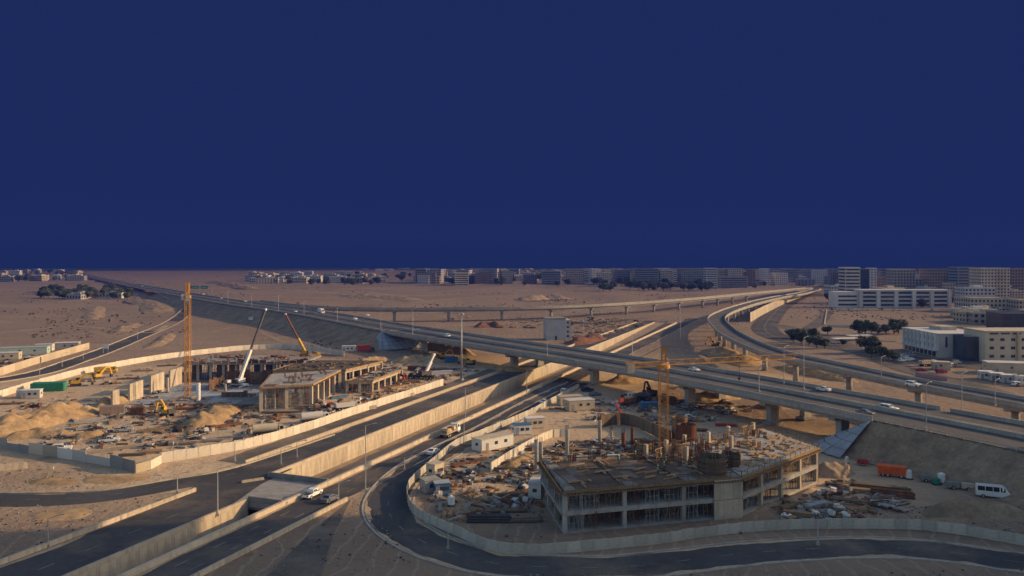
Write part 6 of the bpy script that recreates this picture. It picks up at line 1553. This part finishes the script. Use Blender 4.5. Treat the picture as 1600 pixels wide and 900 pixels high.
houses('skyline gap', 44, 1040, 1300, 430, 446, 'far house between the towers right of centre, %s from the left')
houses('distant edge', 44, 560, 960, 421.6, 425, 'distant house on the far edge of the plain, %s from the left', 10, 16)
houses('grove', 5, 100, 190, 464, 469, 'small pale house standing in the desert grove, %s from the left', 4, 6)
random.seed(41)
L_ = sorted([(random.uniform(640, 1320), random.uniform(425, 446)) for _ in range(84)] + [(random.uniform(1300, 1620), random.uniform(428, 452)) for _ in range(30)])
for i, (px, py) in enumerate(L_):
    g = G(px, py); h = min(random.uniform(13, 30), CH-(420.5-HZ)*g.y/FPX)
    block('apartment_block', 'far apartment block between the houses and towers, %s from the left' % ordw(i), g.x, g.y, random.uniform(16, 34), random.uniform(14, 22), h, random.choice([CREAM, PALE, GREYR, BROWNR, TAN, GREYR]), random.uniform(-.25, .25), 3.4, style=random.choice(['grid', 'band', 'balcony', 'grid']), group='far apartment blocks', cat='building', penthouse=h < 16)
houses('right quarter', 16, 1490, 1640, 488, 512, 'low house or shed near the right edge below the towers, %s from the left', 4, 9)
houses('tower feet', 14, 1290, 1600, 458, 474, 'house behind the long white office building, %s from the left', 8, 16)
for pp, wd, lab in (([(1296, 486), (1400, 485), (1500, 489), (1600, 496)], 4, 0), ([(1262, 515), (1284, 500), (1293, 486)], 5, 0), ([(1290, 529), (1330, 531), (1400, 534)], 3, 0), ([(690, 503), (800, 500), (920, 503), (1010, 497)], 4, 0), ([(1440, 562), (1500, 566), (1600, 574)], 7, 0)):
    ribbon('service_road', smooth_pts(GP(*pp), 10), wd, wd, ASPH2, 0.11)
t = thing('boundary_wall', 'low pale wall along the front edge of the sandy lot on the right', 'wall')
panels(t, GP((1292, 511), (1400, 514), (1540, 515)), 6., 1.6, .3, CREAM, 'wall_panel', .06, .03)
random.seed(58)
for i, (px, py) in enumerate(sorted(rnd_in([(1310, 540), (1400, 560), (1520, 585), (1600, 605), (1600, 590), (1500, 566), (1420, 552)], 16))):
    car(random.choice(['sedan', 'suv', 'pickup']), random.choice([PWHITE, PWHITE, PSILV, PGREY]), px, py, random.choice((.3, 1.8)), 'extra parked vehicle on the road and lot before the white buildings, %s from the left' % ordw(i))
# scrub on the open plain
mb = MB()
for _ in range(9000):
    px, py = random.uniform(-60, 1500), 430 + 160*random.random()**1.6; g = G(px, py)
    if mnoise.noise((g.x/120, g.y/120, 2)) < .08: continue
    if any(abs(g.x-q.x) + abs(g.y-q.y) < 16 for l in (west_ramp, west_track, fly2, city_road) for q in l[::2]): continue
    if px > 560 and py > 500: continue
    if px > 150 and py > 545: continue
    s_ = random.uniform(.3, 1.2)
    for _k in range(3):
        u = Vector((random.gauss(0, 1), random.gauss(0, 1), random.gauss(0, .4))).normalized()*s_; v = Vector((random.gauss(0, .3), random.gauss(0, .3), 1)).normalized()*s_*.6; p = g + Vector((random.uniform(-.7, .7), random.uniform(-.7, .7), .2)); mb.quad(p-u, p-v, p+u, p+v)
tag(mb.build('desert_scrub', SCRUB), 'low dry scrub dotted over the open desert plain', 'scrub', kind='stuff')
# stones and tufts on the foreground verges
mbs = MB(); mbt = MB()
for poly, n in (([(-20, 735), (130, 735), (290, 742), (320, 738), (150, 764), (-20, 768)], 260), ([(-40, 795), (150, 786), (300, 768), (200, 800), (-40, 890)], 330), ([(400, 868), (560, 785), (590, 800), (640, 880), (500, 905), (330, 905)], 330), ([(660, 760), (700, 745), (840, 790), (860, 850), (700, 825)], 200), ([(1300, 805), (1500, 815), (1600, 840), (1600, 790), (1440, 790)], 260), ([(900, 845), (1300, 815), (1300, 822), (900, 856)], 160), ([(620, 905), (900, 896), (1600, 890), (1600, 905)], 160), ([(20, 640), (300, 600), (420, 680), (220, 712), (40, 700)], 300)):
    for x, y in rnd_in(poly, n):
        g = G(x, y); g.z = gz(g.x, g.y); s_ = random.uniform(.08, .32)
        if random.random() < .85: mbs.box((g.x, g.y, g.z+s_*.25), (s_*random.uniform(1, 2), s_, s_*.8), random.uniform(0, 3), (.6, .6))
        else:
            for _k in range(4):
                u = Vector((random.gauss(0, 1), random.gauss(0, 1), 0)).normalized()*s_*.8; v = Vector((random.gauss(0, .4), random.gauss(0, .4), 1)).normalized()*s_*.9; mbt.quad(g-u*.4, g+u*.4, g+u+v, g-u+v)
tag(mbs.build('loose_stones', CONCD), 'small loose stones lying on the sandy verges and yards', 'stones', kind='stuff')
tag(mbt.build('dry_tufts', SCRUB), 'dry tufts on the sandy verges of the foreground', 'scrub', kind='stuff')
# ------------------------------------------------------------------ made-up tall blocks, unseen right of the frame, added to shade the foreground
block('tower_block', 'pale unseen tower added to shade the foreground, farthest of three', 212, 172, 26, 30, 100, CREAM, .0, 3.4, style='balcony', cat='tower')
block('tower_block', 'tall unseen tower added to shade the foreground, middle of three', 206, 137, 26, 34, 103, PALE, .0, 3.4, style='balcony', cat='tower')
block('tower_block', 'tall unseen tower added to shade the foreground, nearest of three', 200, 98, 26, 34, 104, CREAM, .0, 3.4, style='balcony', cat='tower')
# ------------------------------------------------------------------ haze
hz = bpy.data.materials.new('haze'); hz.use_nodes = True; hn = hz.node_tree.nodes; hn.clear()
pv = hn.new('ShaderNodeVolumePrincipled'); pv.inputs['Color'].default_value = (0.021, 0.050, 0.29, 1); pv.inputs['Density'].default_value = 0.00034
ho = hn.new('ShaderNodeOutputMaterial'); hz.node_tree.links.new(pv.outputs[0], ho.inputs['Volume'])
tag(MB().box((0, 1450, 52), (9000, 3660, 120)).build('haze', hz), kind='stuff')
# settle every thing placed on open ground onto the uneven sand
for o in list(col.objects):
    if o.parent is None and o.type == 'EMPTY' and abs(o.location.z) < 1e-4 and (abs(o.location.x) + abs(o.location.y)) > 1:
        o.location.z = gz(o.location.x, o.location.y)
